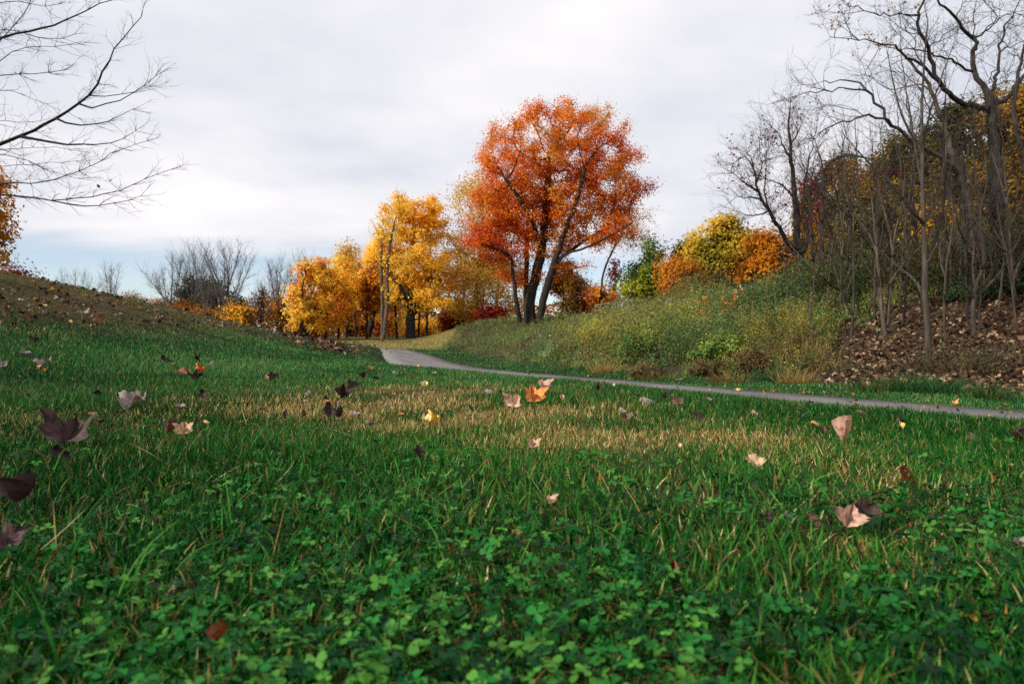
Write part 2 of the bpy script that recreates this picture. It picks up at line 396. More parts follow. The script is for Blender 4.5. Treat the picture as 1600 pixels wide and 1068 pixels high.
def inside(env, n, shell=.35, gap=None):
    """points through a set of ellipsoids ((cx,cy,cz),(rx,ry,rz)), denser near their skins"""
    vol = np.array([np.prod(r) for _, r in env]) ** .8; out = []
    for (c, r), k in zip(env, (vol / vol.sum() * n).astype(int) + 1):
        v = nrm(rng.normal(0, 1, (k, 3))) * (rng.random((k, 1)) ** shell); out.append(np.array(c) + v * np.array(r))
    A = np.vstack(out)
    if gap: A = A[fbm(A, gap[0], 13) > gap[1]]
    return A
def env_px(lst, d):
    o = []
    for e in lst:
        px, py, rx, ry = e[:4]; dd = d + (e[4] if len(e) > 4 else 0); rz = e[5] if len(e) > 5 else (rx + ry) / 2 * dd / F
        o.append((P(px, py, dd), (rx * dd / F, rz, ry * dd / F)))
    return o
def to3(pl, d):
    o = []; 
    for q in pl: o.append(P(q[0], q[1], d + (q[2] if len(q) > 2 else 0)))
    return o
def finish(root, sk, bark, tip_r, base, leaves=None, thick=None, sides=8):
    thick = thick or tip_r * 4
    loc = np.array(base)
    V, Q = tubes(sk, thick, 9, sides); V2, Q2 = tubes(sk, 0, thick, 3)
    if leaves and leaves.get('whole', True): V, Q, V2, Q2 = np.vstack([V, V2]), np.vstack([Q, Q2 + len(V)]), V2[:0], Q2[:0]
    mesh_obj('trunk', V, [Q], bark, root, smooth=True, loc=loc) if len(V) else None
    if len(V2): mesh_obj('crown', V2, [Q2], bark, root, smooth=True, loc=loc)
    if leaves:
        C, size, pal, scale = leaves['C'], leaves['size'], leaves['pal'], leaves.get('scale', 2.5)
        V, Q = kites(C, size, leaves.get('up', .6), leaves.get('wid', .62), leaves.get('fold', 0), leaves.get('hang', 0), leaves.get('out'))
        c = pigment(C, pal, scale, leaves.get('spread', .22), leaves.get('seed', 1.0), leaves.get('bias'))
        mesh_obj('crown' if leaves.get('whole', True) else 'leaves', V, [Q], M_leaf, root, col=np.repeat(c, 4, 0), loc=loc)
def tree(name, label, d, base_px, env, stems=None, natt=500, steps=36, base_r=.25, tip_r=.012, bark=None, leaf=None, twig=None, gap=None,
         trop=.05, group=None, base_dd=0, stem_r=None, shell=.35, bias=None, cat='tree', infl=9, kill=1.9, only=None):
    E = env_px(env, d); bx = (base_px - 800) / F * (d + base_dd); by = d + base_dd; bz = float(height(bx, by)) - .1
    base = np.array([bx, by, bz]); root = thing(name, label, cat, base, group)
    top = max(c[2] + r[2] for c, r in E); step = (top - bz) / steps
    sk = Skel()
    sid = []
    if stems:
        for k, s in enumerate(stems):
            pl = to3(s, d)
            if k == 0: pl[0] = base
            sid.append(sk.limb(pl, step, jit=step * .06, attach=not (k and s[0][1] > 501)))
    else:
        lowc = min(c[2] - r[2] for c, r in E); cx = np.mean([c[0] for c, _ in E]); mid = np.array([bx * .7 + cx * .3, by, max(bz + 1, lowc * .6 + bz * .4)])
        sk.limb([base, mid, np.array([cx, by, lowc + (top - lowc) * .45])], step, jit=step * .12)
    A = inside(E, natt, shell, gap)
    sk.grow(A, step, step * infl, step * kill, trop=trop)
    sk.pipe(base_r, tip_r)
    for k, (a, b) in enumerate(stem_r or []):
        for j, i in enumerate(sid[k]): sk.r[i] = max(sk.r[i] * .85, a + (b - a) * j / len(sid[k]))
    p = np.array(sk.p); r = np.array(sk.r); thin = np.where((r < tip_r * 3.2) & (np.array(sk.par) >= 0))[0]
    lv = None
    if leaf:
        n = leaf['n']; w_ = 1 / r[thin]; idx = rng.choice(thin, n, p=w_ / w_.sum())
        sg = leaf.get('sigma', step * .9); off = rng.normal(0, sg, (n, 3)) * np.array([1, 1, .75]); C = p[idx] + off; cen = A.mean(0); ow = nrm(off) * .75 + nrm(C - cen) * .45
        g = leaf.get('clump')
        if g: kp = fbm(C, g[0], 31) > g[1]; C = C[kp]; ow = ow[kp]
        b = bias(C) if bias else None
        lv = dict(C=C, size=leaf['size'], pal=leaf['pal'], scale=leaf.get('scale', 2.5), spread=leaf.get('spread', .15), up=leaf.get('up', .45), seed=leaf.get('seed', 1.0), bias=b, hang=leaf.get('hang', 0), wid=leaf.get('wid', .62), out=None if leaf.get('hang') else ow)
    if twig:
        par = np.array(sk.par)
        for i in rng.choice(thin, min(len(thin), twig['n']), replace=False):
            dd = nrm(p[i] - p[par[i]]); v = nrm(dd + rng.normal(0, .45, 3) + UP * twig.get('up', .3))
            sk.spray(int(i), v, twig['L'] * rng.uniform(.6, 1.3), twig.get('r', tip_r * .8), twig.get('lev', 1), twig.get('up', .3), twig.get('kids', 3))
    finish(root, sk, bark or B_dark, tip_r, base, lv)
    return root

# ------------------------------------------------------------------ the red maple on the crest
def pal(*cs): return [lin(*c) for c in cs]
RED = pal((192, 70, 14), (212, 98, 20), (226, 120, 28), (234, 146, 44), (216, 154, 64))
YEL = pal((228, 160, 40), (242, 190, 50), (248, 206, 64), (252, 216, 96), (240, 170, 56))
GOLD = pal((180, 140, 50), (208, 164, 62), (222, 180, 80), (232, 200, 116))
OLIVE = pal((60, 62, 26), (90, 86, 30), (124, 106, 34), (158, 130, 40))
BROWN = pal((76, 52, 28), (108, 74, 32), (142, 100, 38), (170, 126, 46))
GREENY = pal((36, 62, 22), (64, 92, 26), (110, 130, 30), (168, 164, 36))
LEMON = pal((84, 86, 26), (134, 124, 30), (190, 160, 40), (220, 184, 62))
DKGREEN = pal((22, 34, 14), (36, 50, 18), (54, 64, 24), (74, 74, 28))
RUST = pal((112, 48, 24), (146, 68, 28), (176, 92, 32), (196, 124, 40))
MAROON = pal((70, 16, 18), (110, 22, 22), (140, 34, 28))
d0 = 49
tree('red_maple', 'tall orange red maple with several dark trunks standing on the bank crest', d0, 832,
     [(850, 245, 100, 88), (925, 240, 70, 78), (790, 300, 62, 80), (945, 295, 66, 44), (868, 330, 72, 62), (762, 378, 42, 36), (806, 424, 34, 22), (852, 428, 20, 17), (990, 290, 34, 18), (935, 340, 62, 20), (960, 380, 30, 14), (760, 330, 34, 50), (836, 392, 42, 24), (905, 366, 50, 24), (1002, 296, 24, 14), (1010, 284, 16, 8)] + [(872 + 128 * math.cos(a) * q, 285 + 125 * math.sin(a) * q, rng.uniform(10, 20), rng.uniform(7, 13), rng.uniform(-3, 3)) for a, q in zip(rng.uniform(-3.3, .5, 34), rng.uniform(.86, 1.03, 34))],
     stems=[[(832, 500), (826, 470), (838, 430), (846, 395), (850, 360), (853, 320), (856, 280), (858, 240)],
            [(842, 503, -.4), (850, 462, -.6), (864, 420, -.9), (876, 380, -1.3), (890, 340, -2), (906, 298, -2.4), (914, 262, -2.6)],
            [(823, 503, .5), (822, 462, .6), (822, 425, .8), (824, 370, 1.4), (826, 330, 2)],
            [(812, 503, -.5), (806, 466, -.8), (801, 420, -1.2), (800, 400, -1.6), (776, 388, -2.4), (752, 382, -3)],
            [(864, 420, -.9), (884, 396, -1.5), (914, 388, -2.2), (936, 378, -2.4), (968, 360, -2), (988, 348, -1.6)],
            [(870, 408, -1), (898, 386, .4), (928, 368, 1.4), (950, 352, 2)],
            [(866, 428, -.9), (894, 420, -1.6), (918, 415, -2)],
            [(846, 395), (836, 352, -1.6), (812, 312, -2.6), (790, 280, -3)],
            [(824, 370, 1.4), (800, 340, 2.2), (776, 318, 2.6)]],
     stem_r=[(.31, .09), (.24, .06), (.24, .06), (.20, .05), (.10, .03), (.08, .03), (.06, .02)], natt=1700, steps=46, base_r=.45, tip_r=.018, bark=B_black, infl=8, kill=1.6,
     leaf=dict(n=120000, size=.14, pal=RED, scale=2.4, spread=.17, sigma=.34, clump=(1.2, .385), up=.45, flat=.5),
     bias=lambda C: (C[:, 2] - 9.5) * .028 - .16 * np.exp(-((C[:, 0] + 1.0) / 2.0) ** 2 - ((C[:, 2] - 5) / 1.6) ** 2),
     twig=dict(n=900, L=.9, r=.012, lev=0, up=.5), gap=(2.2, .34))

# ------------------------------------------------------------------ yellow wood beyond the lawn
tree('yellow_maple', 'tallest golden yellow tree left of the red maple, beyond the lawn', 60, 642,
     [(640, 350, 42, 40), (668, 345, 36, 42), (650, 410, 58, 40), (600, 395, 36, 36), (640, 455, 62, 28), (680, 420, 36, 46), (690, 464, 40, 24), (596, 436, 44, 20)] + [(645 + 66 * math.cos(a) * q, 395 + 88 * math.sin(a) * q, rng.uniform(8, 15), rng.uniform(7, 12), rng.uniform(-3, 3)) for a, q in zip(rng.uniform(-3.6, .4, 26), rng.uniform(.88, 1.08, 26))],
     stems=[[(640, 528), (640, 470), (644, 420), (646, 370), (648, 335)], [(642, 500), (662, 450, 1), (672, 390, 1.5), (674, 340, 2)], [(641, 480), (622, 440, -1), (606, 400, -1.5)]],
     natt=1000, steps=44, base_r=.42, tip_r=.02, leaf=dict(n=62000, size=.205, pal=YEL, scale=2.8, sigma=.36, clump=(1.15, .44)), base_dd=0, gap=(2.2, .36))
tree('yellow_tree', 'orange yellow tree with low spreading boughs behind the bare double trunk', 64, 575,
     [(584, 440, 34, 30), (600, 470, 40, 22), (566, 462, 26, 24), (610, 430, 26, 30)], natt=420, base_r=.3, tip_r=.02,
     leaf=dict(n=26000, size=.21, pal=YEL[1:] + pal((224, 120, 40)), scale=2.4, sigma=.36, clump=(1.2, .44), seed=4.0), group=None)
tree('yellow_tree', 'dark golden tree with orange patches at the foot of the mound', 58, 505,
     [(505, 440, 32, 34), (520, 475, 36, 30), (480, 478, 26, 30), (500, 500, 34, 16), (538, 455, 24, 30)], natt=520, base_r=.3, tip_r=.02,
     leaf=dict(n=30000, size=.21, pal=pal((208, 118, 40), (232, 166, 44), (242, 188, 52), (248, 202, 70), (236, 182, 56)), scale=2.0, sigma=.36, clump=(1.2, .43), seed=7.0))
tree('yellow_tree', 'thin yellow tree with bare top and few ragged boughs beside the mound crest', 56, 468,
     [(470, 460, 22, 20), (486, 432, 22, 14), (462, 490, 16, 24), (478, 500, 20, 18), (474, 420, 16, 14)], natt=260, base_r=.16, tip_r=.016,
     leaf=dict(n=5200, size=.25, pal=YEL, scale=2.0, sigma=.36, clump=(1.4, .42), seed=9.0), twig=dict(n=120, L=1.2, r=.014, up=.6), gap=(1.6, .4))
tree('brown_tree', 'dull orange brown tree with thin crown behind the golden trees', 74, 545,
     [(545, 432, 34, 32), (556, 460, 30, 40), (530, 470, 30, 40)], natt=460, base_r=.3, tip_r=.02,
     leaf=dict(n=12000, size=.26, pal=pal((184, 136, 62), (206, 152, 64), (214, 168, 84), (190, 156, 64)), scale=2.4, sigma=.5, clump=(1.6, .38), seed=2.0), twig=dict(n=160, L=1.5, r=.016, up=.7))
tree('pale_yellow_tree', 'pale gold feathery tree standing behind the red maple', 62, 740,
     [(740, 310, 34, 42), (752, 400, 52, 60), (735, 460, 50, 40), (790, 450, 40, 46), (715, 400, 22, 60), (775, 350, 40, 50)], natt=900, base_r=.4, tip_r=.018,
     leaf=dict(n=30000, size=.17, pal=GOLD, scale=2.6, sigma=.55, clump=(1.9, .36), seed=3.0, hang=.6), gap=(2, .36))
tree('pale_yellow_tree', 'sparse wispy gold tree showing past the right edge of the red maple', 64, 940,
     [(985, 345, 34, 34), (955, 355, 40, 40), (1000, 375, 24, 22)], stems=[[(930, 500), (938, 440), (952, 400), (972, 365)]], natt=260, base_r=.10, tip_r=.012,
     leaf=dict(n=4600, size=.15, pal=pal((150, 110, 40), (176, 128, 56), (160, 120, 60)), scale=2, sigma=.55, hang=.6, clump=(1.7, .38), seed=5.0), twig=dict(n=150, L=1.5, r=.012, up=-.1))
tree('slender_tree', 'bare grey double trunk with a thin leafless top in front of the yellow maple', 55, 597,
     [(605, 360, 26, 28), (622, 330, 18, 24), (590, 400, 14, 20), (640, 420, 14, 20)],
     stems=[[(597, 531), (597, 480), (596, 430), (595, 395), (600, 362)], [(599, 529), (606, 480, -.5), (604, 430, -.6), (606, 395, -.7), (616, 350, -.6)], [(605, 470, -.5), (616, 448, -1), (622, 430, -1.2)]],
     natt=200, base_r=.17, tip_r=.012, bark=B_brown, leaf=dict(n=1500, size=.22, pal=YEL, sigma=.4), twig=dict(n=150, L=1.1, r=.012, up=.5))
for k, (px, d, h, lab) in enumerate([(528, 61, 95, 'dark straight trunk left of the bare double trunk'), (541, 63, 120, 'stout dark trunk between the golden tree and the double trunk'), (556, 66, 90, 'thin dark trunk right of the stout dark one'),
                                (572, 60, 80, 'slim brown trunk close to the left of the double trunk'), (620, 62, 60, 'slim trunk just right of the bare double trunk'), (654, 66, 70, 'short dark trunk under the yellow maple'),
                                (668, 70, 80, 'dark trunk in the gap right of the yellow maple'), (700, 66, 70, 'slim trunk under the pale gold tree'), (722, 68, 80, 'leaning trunk under the pale gold tree'), (752, 66, 80, 'dark trunk left of the red maple foot'), (776, 64, 90, 'thin trunk close to the red maple foot')]):
    yb = 534 - F * (float(height((px - 800) / F * d, d)) - CZ) / d
    tree('wood_tree', 'wood tree with ' + lab, d, px, [(px + rng.uniform(-8, 8), yb - h - 10, 18, 26), (px, yb - h * .6, 14, 12)], natt=70, steps=22, base_r=float(rng.uniform(.09, .18)), tip_r=.02,
         leaf=dict(n=1500, size=.26, pal=[YEL, GOLD, BROWN, RUST[1:]][k % 4], sigma=.5, clump=(1.5, .4)), group='slim trees at the edge of the wood')
for k, (px, py, rx, ry, d, pl, nm, lab) in enumerate([
        (600, 500, 30, 24, 72, RUST[2:] + YEL[:2], 'rust_shrub', 'rust brown thicket between the trunks of the wood'), (480, 515, 20, 14, 60, BROWN, 'rust_shrub', 'brown shrub at the left foot of the golden tree'),
        (715, 500, 30, 20, 66, pal((140, 40, 20), (176, 60, 22), (200, 120, 24)), 'red_shrub', 'red and yellow shrub under the pale gold tree'), (768, 495, 26, 18, 60, pal((130, 30, 20), (170, 60, 24), (180, 120, 30)), 'red_shrub', 'dark red shrub left of the red maple foot'),
        (556, 505, 28, 20, 75, RUST[1:] + YEL[:1], 'rust_shrub', 'rust thicket behind the stout dark trunk'), (655, 508, 30, 18, 76, YEL, 'yellow_shrub', 'low yellow thicket below the yellow maple'), (900, 465, 26, 34, 66, BROWN + YEL[:2], 'orange_tree', 'round orange tree just right of the maple trunks'),
        (880, 430, 26, 28, 68, pal((150, 92, 20), (180, 120, 26), (196, 140, 30)), 'orange_tree', 'dull gold tree behind the maple trunks'), (938, 465, 30, 18, 64, RUST + YEL[:1], 'rust_shrub', 'low rust and yellow thicket on the crest right of the maple'), (962, 430, 10, 34, 70, MAROON + pal((150, 60, 70)), 'red_sapling', 'thin crimson sapling on the crest against the blue sky')]):
    tree(nm, lab, d, px, [(px, py, rx, ry), (px - rx * .4, py + ry * .4, rx * .7, ry * .7), (px + rx * .4, py + ry * .3, rx * .7, ry * .7)], natt=160, steps=20, base_r=.12, tip_r=.015,
         leaf=dict(n=5200 if rx > 12 else 1100, size=.24, pal=pl, sigma=.42, scale=1.6, clump=(1.2, .4), seed=float(k)), twig=dict(n=60, L=.9, r=.012, up=.6), cat='shrub' if 'shrub' in nm else 'tree')

# ------------------------------------------------------------------ beyond the mound
def vase(px, top, d, rx, h, label, nstem, r=.2, natt=0, twn=0, group='bare trees beyond the mound'):
    bx, by = (px - 800) / F * d, d; bz = float(height(bx, by)) - .1; H = CZ + (534 - top) / F * d - bz; W = rx / F * d
    base = np.array([bx, by, bz]); root = thing('bare_tree', label, 'tree', base, group); sk = Skel(); st = H / 40
    todo = [sk.limb([base, base + [rng.normal(0, .1), 0, H * .3], base + [rng.normal(0, .3), rng.normal(0, .3), H * .62], base + [rng.normal(0, .5), rng.normal(0, .5), H * .86]], st, r * .7, r * .05, jit=st * .05)]
    for k in range(nstem):
        a = 6.283 * (k + rng.uniform(0, .8)) / nstem; q = rng.uniform(.35, 1.05); z0 = rng.uniform(.10, .42); e = np.array([math.cos(a) * W * q, math.sin(a) * W * q, 0]); zt = 1.0 - .36 * q ** 2 * rng.uniform(.6, 1.4)
        p0 = base + UP * H * z0; todo.append(sk.limb([p0, p0 + e * .3 + UP * H * (zt - z0) * .30, p0 + e * .68 + UP * H * (zt - z0) * .66, base + e + UP * H * zt], st, r * rng.uniform(.24, .36), r * .05, jit=st * .12))
    for ids in todo:
        for j in range(int(len(ids) * 1.5)):
            t = rng.uniform(.22, 1); i = ids[min(len(ids) - 1, int(t * len(ids)))]
            dd = nrm(sk.p[i] - sk.p[sk.par[i]]) if sk.par[i] >= 0 else UP
            ax = nrm(np.cross(dd, rng.normal(0, 1, 3))); th = R(rng.uniform(25, 50))
            sk.spray(i, dd * math.cos(th) + ax * math.sin(th), H * rng.uniform(.07, .19) * (1.25 - .5 * t), min(.011 + d * .00004, sk.r[i] * .6), 1, .6, 5, (22, 50))
    finish(root, sk, B_far, .006, base, None, thick=.03, sides=6)
    return root
vase(120, 412, 120, 42, 1, 'twin domed bare tree farthest along the mound crest, its left half', 6, .28)
vase(172, 412, 115, 34, 1, 'rounded leafless tree right of the twin domed one on the mound crest', 6, .28)
vase(265, 385, 72, 46, 1, 'broad bare tree left of the dark green dome', 7, .2)
vase(300, 372, 74, 40, 1, 'tall bare tree rising right above the dark green dome', 6, .2)
vase(352, 366, 66, 56, 1, 'largest bare tree beyond the mound, fine wide vase shaped crown', 9, .26, natt=420, twn=500)
vase(320, 400, 62, 30, 1, 'leaning small bare tree in front of the dark green dome', 4, .13, natt=140)
vase(432, 398, 64, 28, 1, 'narrow bare tree left of the thin yellow tree', 5, .2)
vase(462, 396, 70, 20, 1, 'wispy bare top beside the yellow wood', 4, .16, natt=160)
vase(555, 385, 90, 34, 1, 'bare grey treetop showing above the dull orange tree', 5, .2)
vase(412, 430, 80, 26, 1, 'thin low bare tree in the sky gap beyond the mound', 4, .12, natt=140)
tree('evergreen_tree', 'dark green dome shaped tree beyond the mound', 82, 316, [(316, 462, 42, 34), (300, 475, 30, 30), (340, 478, 34, 26), (372, 485, 16, 22)], natt=300, steps=22, base_r=.3, tip_r=.02,
     leaf=dict(n=11000, size=.34, pal=DKGREEN, sigma=.5, scale=2, clump=(1.3, .34)))
for k, (px, py, rx, ry, d, pl, lab) in enumerate([(250, 480, 30, 15, 78, RUST[1:] + BROWN[1:], 'orange shrub in front of the broad bare tree'), (205, 470, 16, 14, 90, BROWN, 'brown thicket lowest on the mound crest line'), (330, 494, 30, 14, 60, BROWN[2:] + YEL[:1], 'yellow shrub below the dark green dome'),
        (372, 492, 24, 20, 58, BROWN + YEL[:2], 'golden shrub at the foot of the largest bare tree'), (408, 478, 24, 26, 70, pal((80, 50, 46), (110, 66, 54), (120, 80, 50)), 'mauve brown twiggy thicket in the sky gap'), (438, 482, 22, 32, 62, BROWN + RUST[2:], 'dark rust tree behind the narrow bare tree'),
        (18, 438, 26, 10, 30, RUST, 'red orange shrub on the mound at the left edge of the view'), (290, 482, 26, 18, 72, BROWN + RUST[2:], 'orange brown shrub under the tall bare tree')]):
    tree('thicket', lab, d, px, [(px, py, rx, ry), (px + rx * .5, py + ry * .3, rx * .6, ry * .7), (px - rx * .5, py + ry * .3, rx * .6, ry * .7)], natt=140, steps=20, base_r=.1, tip_r=.014,
         leaf=dict(n=2600, size=.20 if d > 40 else .14, pal=pl, sigma=.4, scale=1.5, clump=(1.2, .4), seed=float(k) + 20), twig=dict(n=90, L=.8, r=.012, up=.7), cat='shrub', group=None)
tree('golden_tree', 'golden leaved tree at the left edge of the view behind the bare branches', 22, -22,
     [(-28, 330, 44, 60), (-16, 380, 34, 34), (-50, 300, 50, 60), (-6, 355, 26, 14), (-14, 300, 22, 18), (-6, 408, 20, 10)], natt=420, base_r=.22, tip_r=.012,
     leaf=dict(n=10000, size=.12, pal=pal((150, 96, 16), (196, 128, 18), (214, 150, 24), (180, 96, 16)), scale=1.2, sigma=.24, clump=(.7, .46)))
# the far wood that closes the gaps, one mass
def far_wood(name, spans, label):
    Vs, Qs, Cs = [], [], []; off = 0
    for (x0, x1, ytop, ybot, d, n, pl) in spans:
        px = rng.uniform(x0, x1, n); dd = d * rng.uniform(.92, 1.12, n); u = rng.random(n)
        q = np.c_[px, np.zeros(n)]; tp = ytop + (fbm(q, 30.0, d) - .5) * (ybot - ytop) * .9
        py = tp + (ybot - tp) * u; C = np.c_[(px - 800) / F * dd, dd, CZ + (534 - py) / F * dd]
        C = C[fbm(C, 2.0, 41) > .40]
        V, Q = kites(C, .36); Vs.append(V); Qs.append(Q + off); off += len(V); Cs.append(np.repeat(pigment(C, pl, 3.2, .25, d), 4, 0))
    o = mesh_obj(name, np.vstack(Vs), [np.vstack(Qs)], M_leaf, col=np.vstack(Cs)); o['kind'] = 'stuff'; return o
fw = far_wood('far_woods', [(470, 720, 470, 535, 88, 16000, RUST[:2] + BROWN + YEL[:1]), (690, 1000, 480, 520, 92, 12000, BROWN + RUST[:2]), (380, 480, 490, 530, 84, 4000, BROWN[:2] + DKGREEN[:1]), (190, 400, 485, 520, 95, 7000, BROWN + DKGREEN[1:2])], '')

# ------------------------------------------------------------------ trees on top of the bank, right of the red maple
def leafy(name, label, d, base, env, pl, n, size=.2, natt=300, r=.2, steps=28, sig=.38, clump=(1.3, .4), seed=1.0, tw=0, scale=2.0, bark=None, **kw):
    return tree(name, label, d, base, env, natt=natt, steps=steps, base_r=r, tip_r=.016, bark=bark, leaf=dict(n=n, size=size, pal=pl, sigma=sig, scale=scale, clump=clump, seed=seed),
                twig=dict(n=tw, L=.9, r=.012, up=.6) if tw else None, **kw)
leafy('green_tree', 'slim green tree with yellow lower boughs, left of the lemon yellow crown', 46, 1010, [(1020, 395, 22, 20), (1008, 430, 32, 32), (990, 450, 24, 24), (1026, 450, 22, 28)], GREENY, 9000, .2, seed=3.0, bias=lambda C: (5.2 - C[:, 2]) * .12, tw=60)
leafy('green_tree', 'dark green treetop peeping over the orange shrub', 52, 1068, [(1070, 400, 18, 20), (1062, 425, 16, 18)], DKGREEN[1:] + GREENY[:2], 4500, .22)
leafy('lemon_tree', 'round lemon yellow tree with a lumpy crown on the bank crest', 42, 1130, [(1130, 362, 30, 26), (1100, 380, 24, 24), (1160, 385, 30, 28), (1125, 400, 44, 30), (1140, 425, 46, 26), (1095, 410, 22, 28)], LEMON, 26000, .19, natt=600, r=.3, clump=(1.2, .37), bias=lambda C: (C[:, 2] - 5.2) * .16)
leafy('orange_tree', 'orange tree with flat lower tiers right of the lemon yellow tree', 37, 1212, [(1205, 385, 40, 28), (1190, 420, 34, 24), (1230, 420, 36, 30), (1170, 440, 24, 12)], pal((150, 84, 14), (180, 112, 16), (206, 136, 20), (196, 130, 30)), 13000, .17, seed=6.0)
leafy('orange_tree', 'small orange tree on the crest left of the lemon yellow tree', 40, 1052, [(1052, 425, 18, 24), (1075, 430, 20, 16), (1060, 448, 24, 14)], pal((176, 110, 20), (206, 140, 26), (196, 120, 34), (150, 120, 40)), 6000, .17, seed=8.0)
leafy('rust_shrub', 'brown green twiggy shrub below the lemon yellow tree', 36, 1100, [(1100, 448, 40, 14), (1075, 455, 24, 10)], pal((84, 80, 36), (120, 104, 40), (140, 110, 50)), 4500, .12, cat='shrub', tw=120)
# woods at the right, leaves of dull olive, brown and gold
for (px, d, env, pl, n, lab, sd) in [
    (1290, 36, [(1290, 320, 44, 56), (1275, 385, 44, 42), (1310, 275, 36, 36), (1255, 400, 26, 30)], pal((110, 74, 24), (146, 102, 28), (180, 132, 34), (130, 100, 36)), 19000, 'golden brown tree behind the forked bare tree', 2.0),
    (1345, 34, [(1345, 330, 50, 64), (1375, 285, 40, 44), (1335, 400, 50, 36)], OLIVE[1:] + BROWN[2:], 18000, 'olive gold tree standing right of the golden brown one', 4.0),
    (1430, 32, [(1430, 320, 56, 74), (1415, 248, 40, 44), (1450, 400, 58, 36)], OLIVE, 24000, 'broad olive tree behind the leaning trunk', 6.0),
    (1490, 33, [(1490, 200, 44, 44), (1475, 260, 52, 54), (1510, 330, 50, 54), (1500, 395, 50, 34)], DKGREEN[1:] + OLIVE[1:], 25000, 'tall dark olive tree left of the great trunk', 8.0),
    (1570, 30, [(1560, 170, 46, 40), (1600, 220, 64, 76), (1565, 300, 56, 64), (1610, 340, 64, 64)], DKGREEN[1:] + BROWN[1:] + OLIVE[2:], 26000, 'dark green and rust tree behind the great trunk', 10.0),
    (1660, 27, [(1640, 150, 60, 50), (1680, 240, 70, 90), (1640, 330, 50, 60)], BROWN + OLIVE[2:], 20000, 'brown gold tree at the right edge of the view', 12.0),
    (1465, 26, [(1465, 345, 22, 26), (1450, 370, 16, 16)], pal((180, 130, 18), (214, 164, 26), (220, 150, 26)), 2600, 'small bright yellow tree behind the thickest sapling', 14.0)]:
    leafy('wood_tree', lab, d, px, env, pl, n, .17, natt=420, r=.24, sig=.34, seed=sd, clump=(1.0, .43), scale=1.8, tw=160)
fw2 = far_wood('backing_woods', [(1240, 1320, 330, 420, 46, 2600, BROWN + OLIVE[1:]), (1320, 1480, 290, 410, 44, 5000, OLIVE[:2] + BROWN[:2]), (1440, 1760, 190, 400, 42, 12000, DKGREEN[1:] + OLIVE[:2] + BROWN[:2])], '')

# ------------------------------------------------------------------ limbed bare trees drawn limb by limb
def limbed(name, label, d, limbs, bark, base_loc, twigs, cat='tree', group=None, leaf=None, thick=.012, jit=.02, step=.16, along=(.12, 1.0)):
    """limbs: list of (points, r0, r1); twigs: (number per metre, length, radius, levels, up, flat)"""
    sk = Skel(); root = thing(name, label, cat, base_loc, group); todo = []
    for k, (pl, r0, r1) in enumerate(limbs):
        q = to3(pl, d)
        if k == 0: q[0] = np.array(base_loc)
        ids = sk.limb(q, step, r0, r1, jit=jit); todo.append((ids, r0, r1))
    npm, Ln, rr, lev, up, flat = twigs
    for ids, r0, r1 in todo:
        n = int(len(ids) * step * npm)
        for j in range(n):
            t = rng.uniform(*along); i = ids[min(len(ids) - 1, int(t * len(ids)))]
            if sk.r[i] > .11 and rng.random() < .7: continue
            dd = nrm(sk.p[i] - sk.p[sk.par[i]]) if sk.par[i] >= 0 else UP
            ax = nrm(rng.normal(0, 1, 3) * np.array([1, 1 - flat * .6, 1 - flat]) + 1e-3); ax = nrm(ax - (ax @ dd) * dd)
            th = R(rng.uniform(30, 70)); v = dd * math.cos(th) + ax * math.sin(th)
            sk.spray(i, v, Ln * rng.uniform(.45, 1.2) * (1.15 - .5 * t), min(rr, sk.r[i] * .7), lev, up, 4, (25, 60), flat)
        i = ids[-1]; dd = nrm(sk.p[i] - sk.p[sk.par[i]])
        if r1 < .02:
            for _ in range(2): sk.spray(i, nrm(dd + rng.normal(0, .2, 3)), Ln * .6, min(rr, r1), lev, up, 4, (20, 50), flat)
    lv = None
    if leaf:
        p = np.array(sk.p); r = np.array(sk.r); th_ = np.where(r < rr)[0]
        C = p[rng.choice(th_, leaf['n'])] + rng.normal(0, .03, (leaf['n'], 3))
        if 'clump' in leaf: C = C[fbm(C, leaf['clump'][0], 51) > leaf['clump'][1]]
        if 'zmax' in leaf: C = C[C[:, 2] < leaf['zmax']]
        lv = dict(C=C, size=leaf['size'], pal=leaf['pal'], scale=.8, hang=.6, whole=False)
    finish(root, sk, bark, .004, base_loc, lv, thick=thick, sides=8)
    return root
def zz(pts, x0, y0, s): return [(x0 + q[0] * s, y0 + q[1] * s) + tuple(q[2:]) for q in pts]
# -- overhanging tree whose trunk stands left of the view
dL = 8.5; xb = -8.9; bl = (xb, dL + .3, float(height(xb, dL + .3)) - .1); tx = 800 + F * xb / dL
s = .4494
LB = [([(tx, 470), (tx + 2, 300), (tx + 12, 150), (tx + 8, 0), (tx + 20, -200), (tx + 14, -420)], .17, .05)]
def lb(pts, r0, r1, st=None, dd=0.0):
    r0, r1 = r0 * .72, max(.003, r1 * .8)
    q = zz(pts, 0, 0, s)
    if st is not None: q = [(tx + 5, st, 0), ((tx + q[0][0]) / 2, (st + q[0][1]) / 2 - 6, dd * .5)] + [(a, b, dd) for a, b in q]
    else: q = [(a, b, dd) for a, b in q]
    LB.append((q, r0, r1))
lb([(0, 500), (90, 468), (180, 420), (265, 370), (310, 330), (345, 275), (375, 215), (400, 165), (430, 120), (490, 60)], .055, .006, 330, -.3)
lb([(0, 135), (60, 118), (150, 100), (200, 85), (260, 60), (330, 25), (390, 0)], .04, .008, 150, .3)
lb([(0, 100), (60, 105), (130, 130), (220, 140), (260, 118)], .02, .005, 110, .6)
lb([(0, 265), (60, 258), (140, 260), (215, 245)], .028, .005, 190, -.7)
lb([(90, 468), (170, 490), (260, 508), (340, 500), (420, 490), (470, 455)], .02, .004, None, -.3)
lb([(180, 425), (260, 435), (330, 440), (400, 410), (460, 380)], .015, .004, None, -.3)
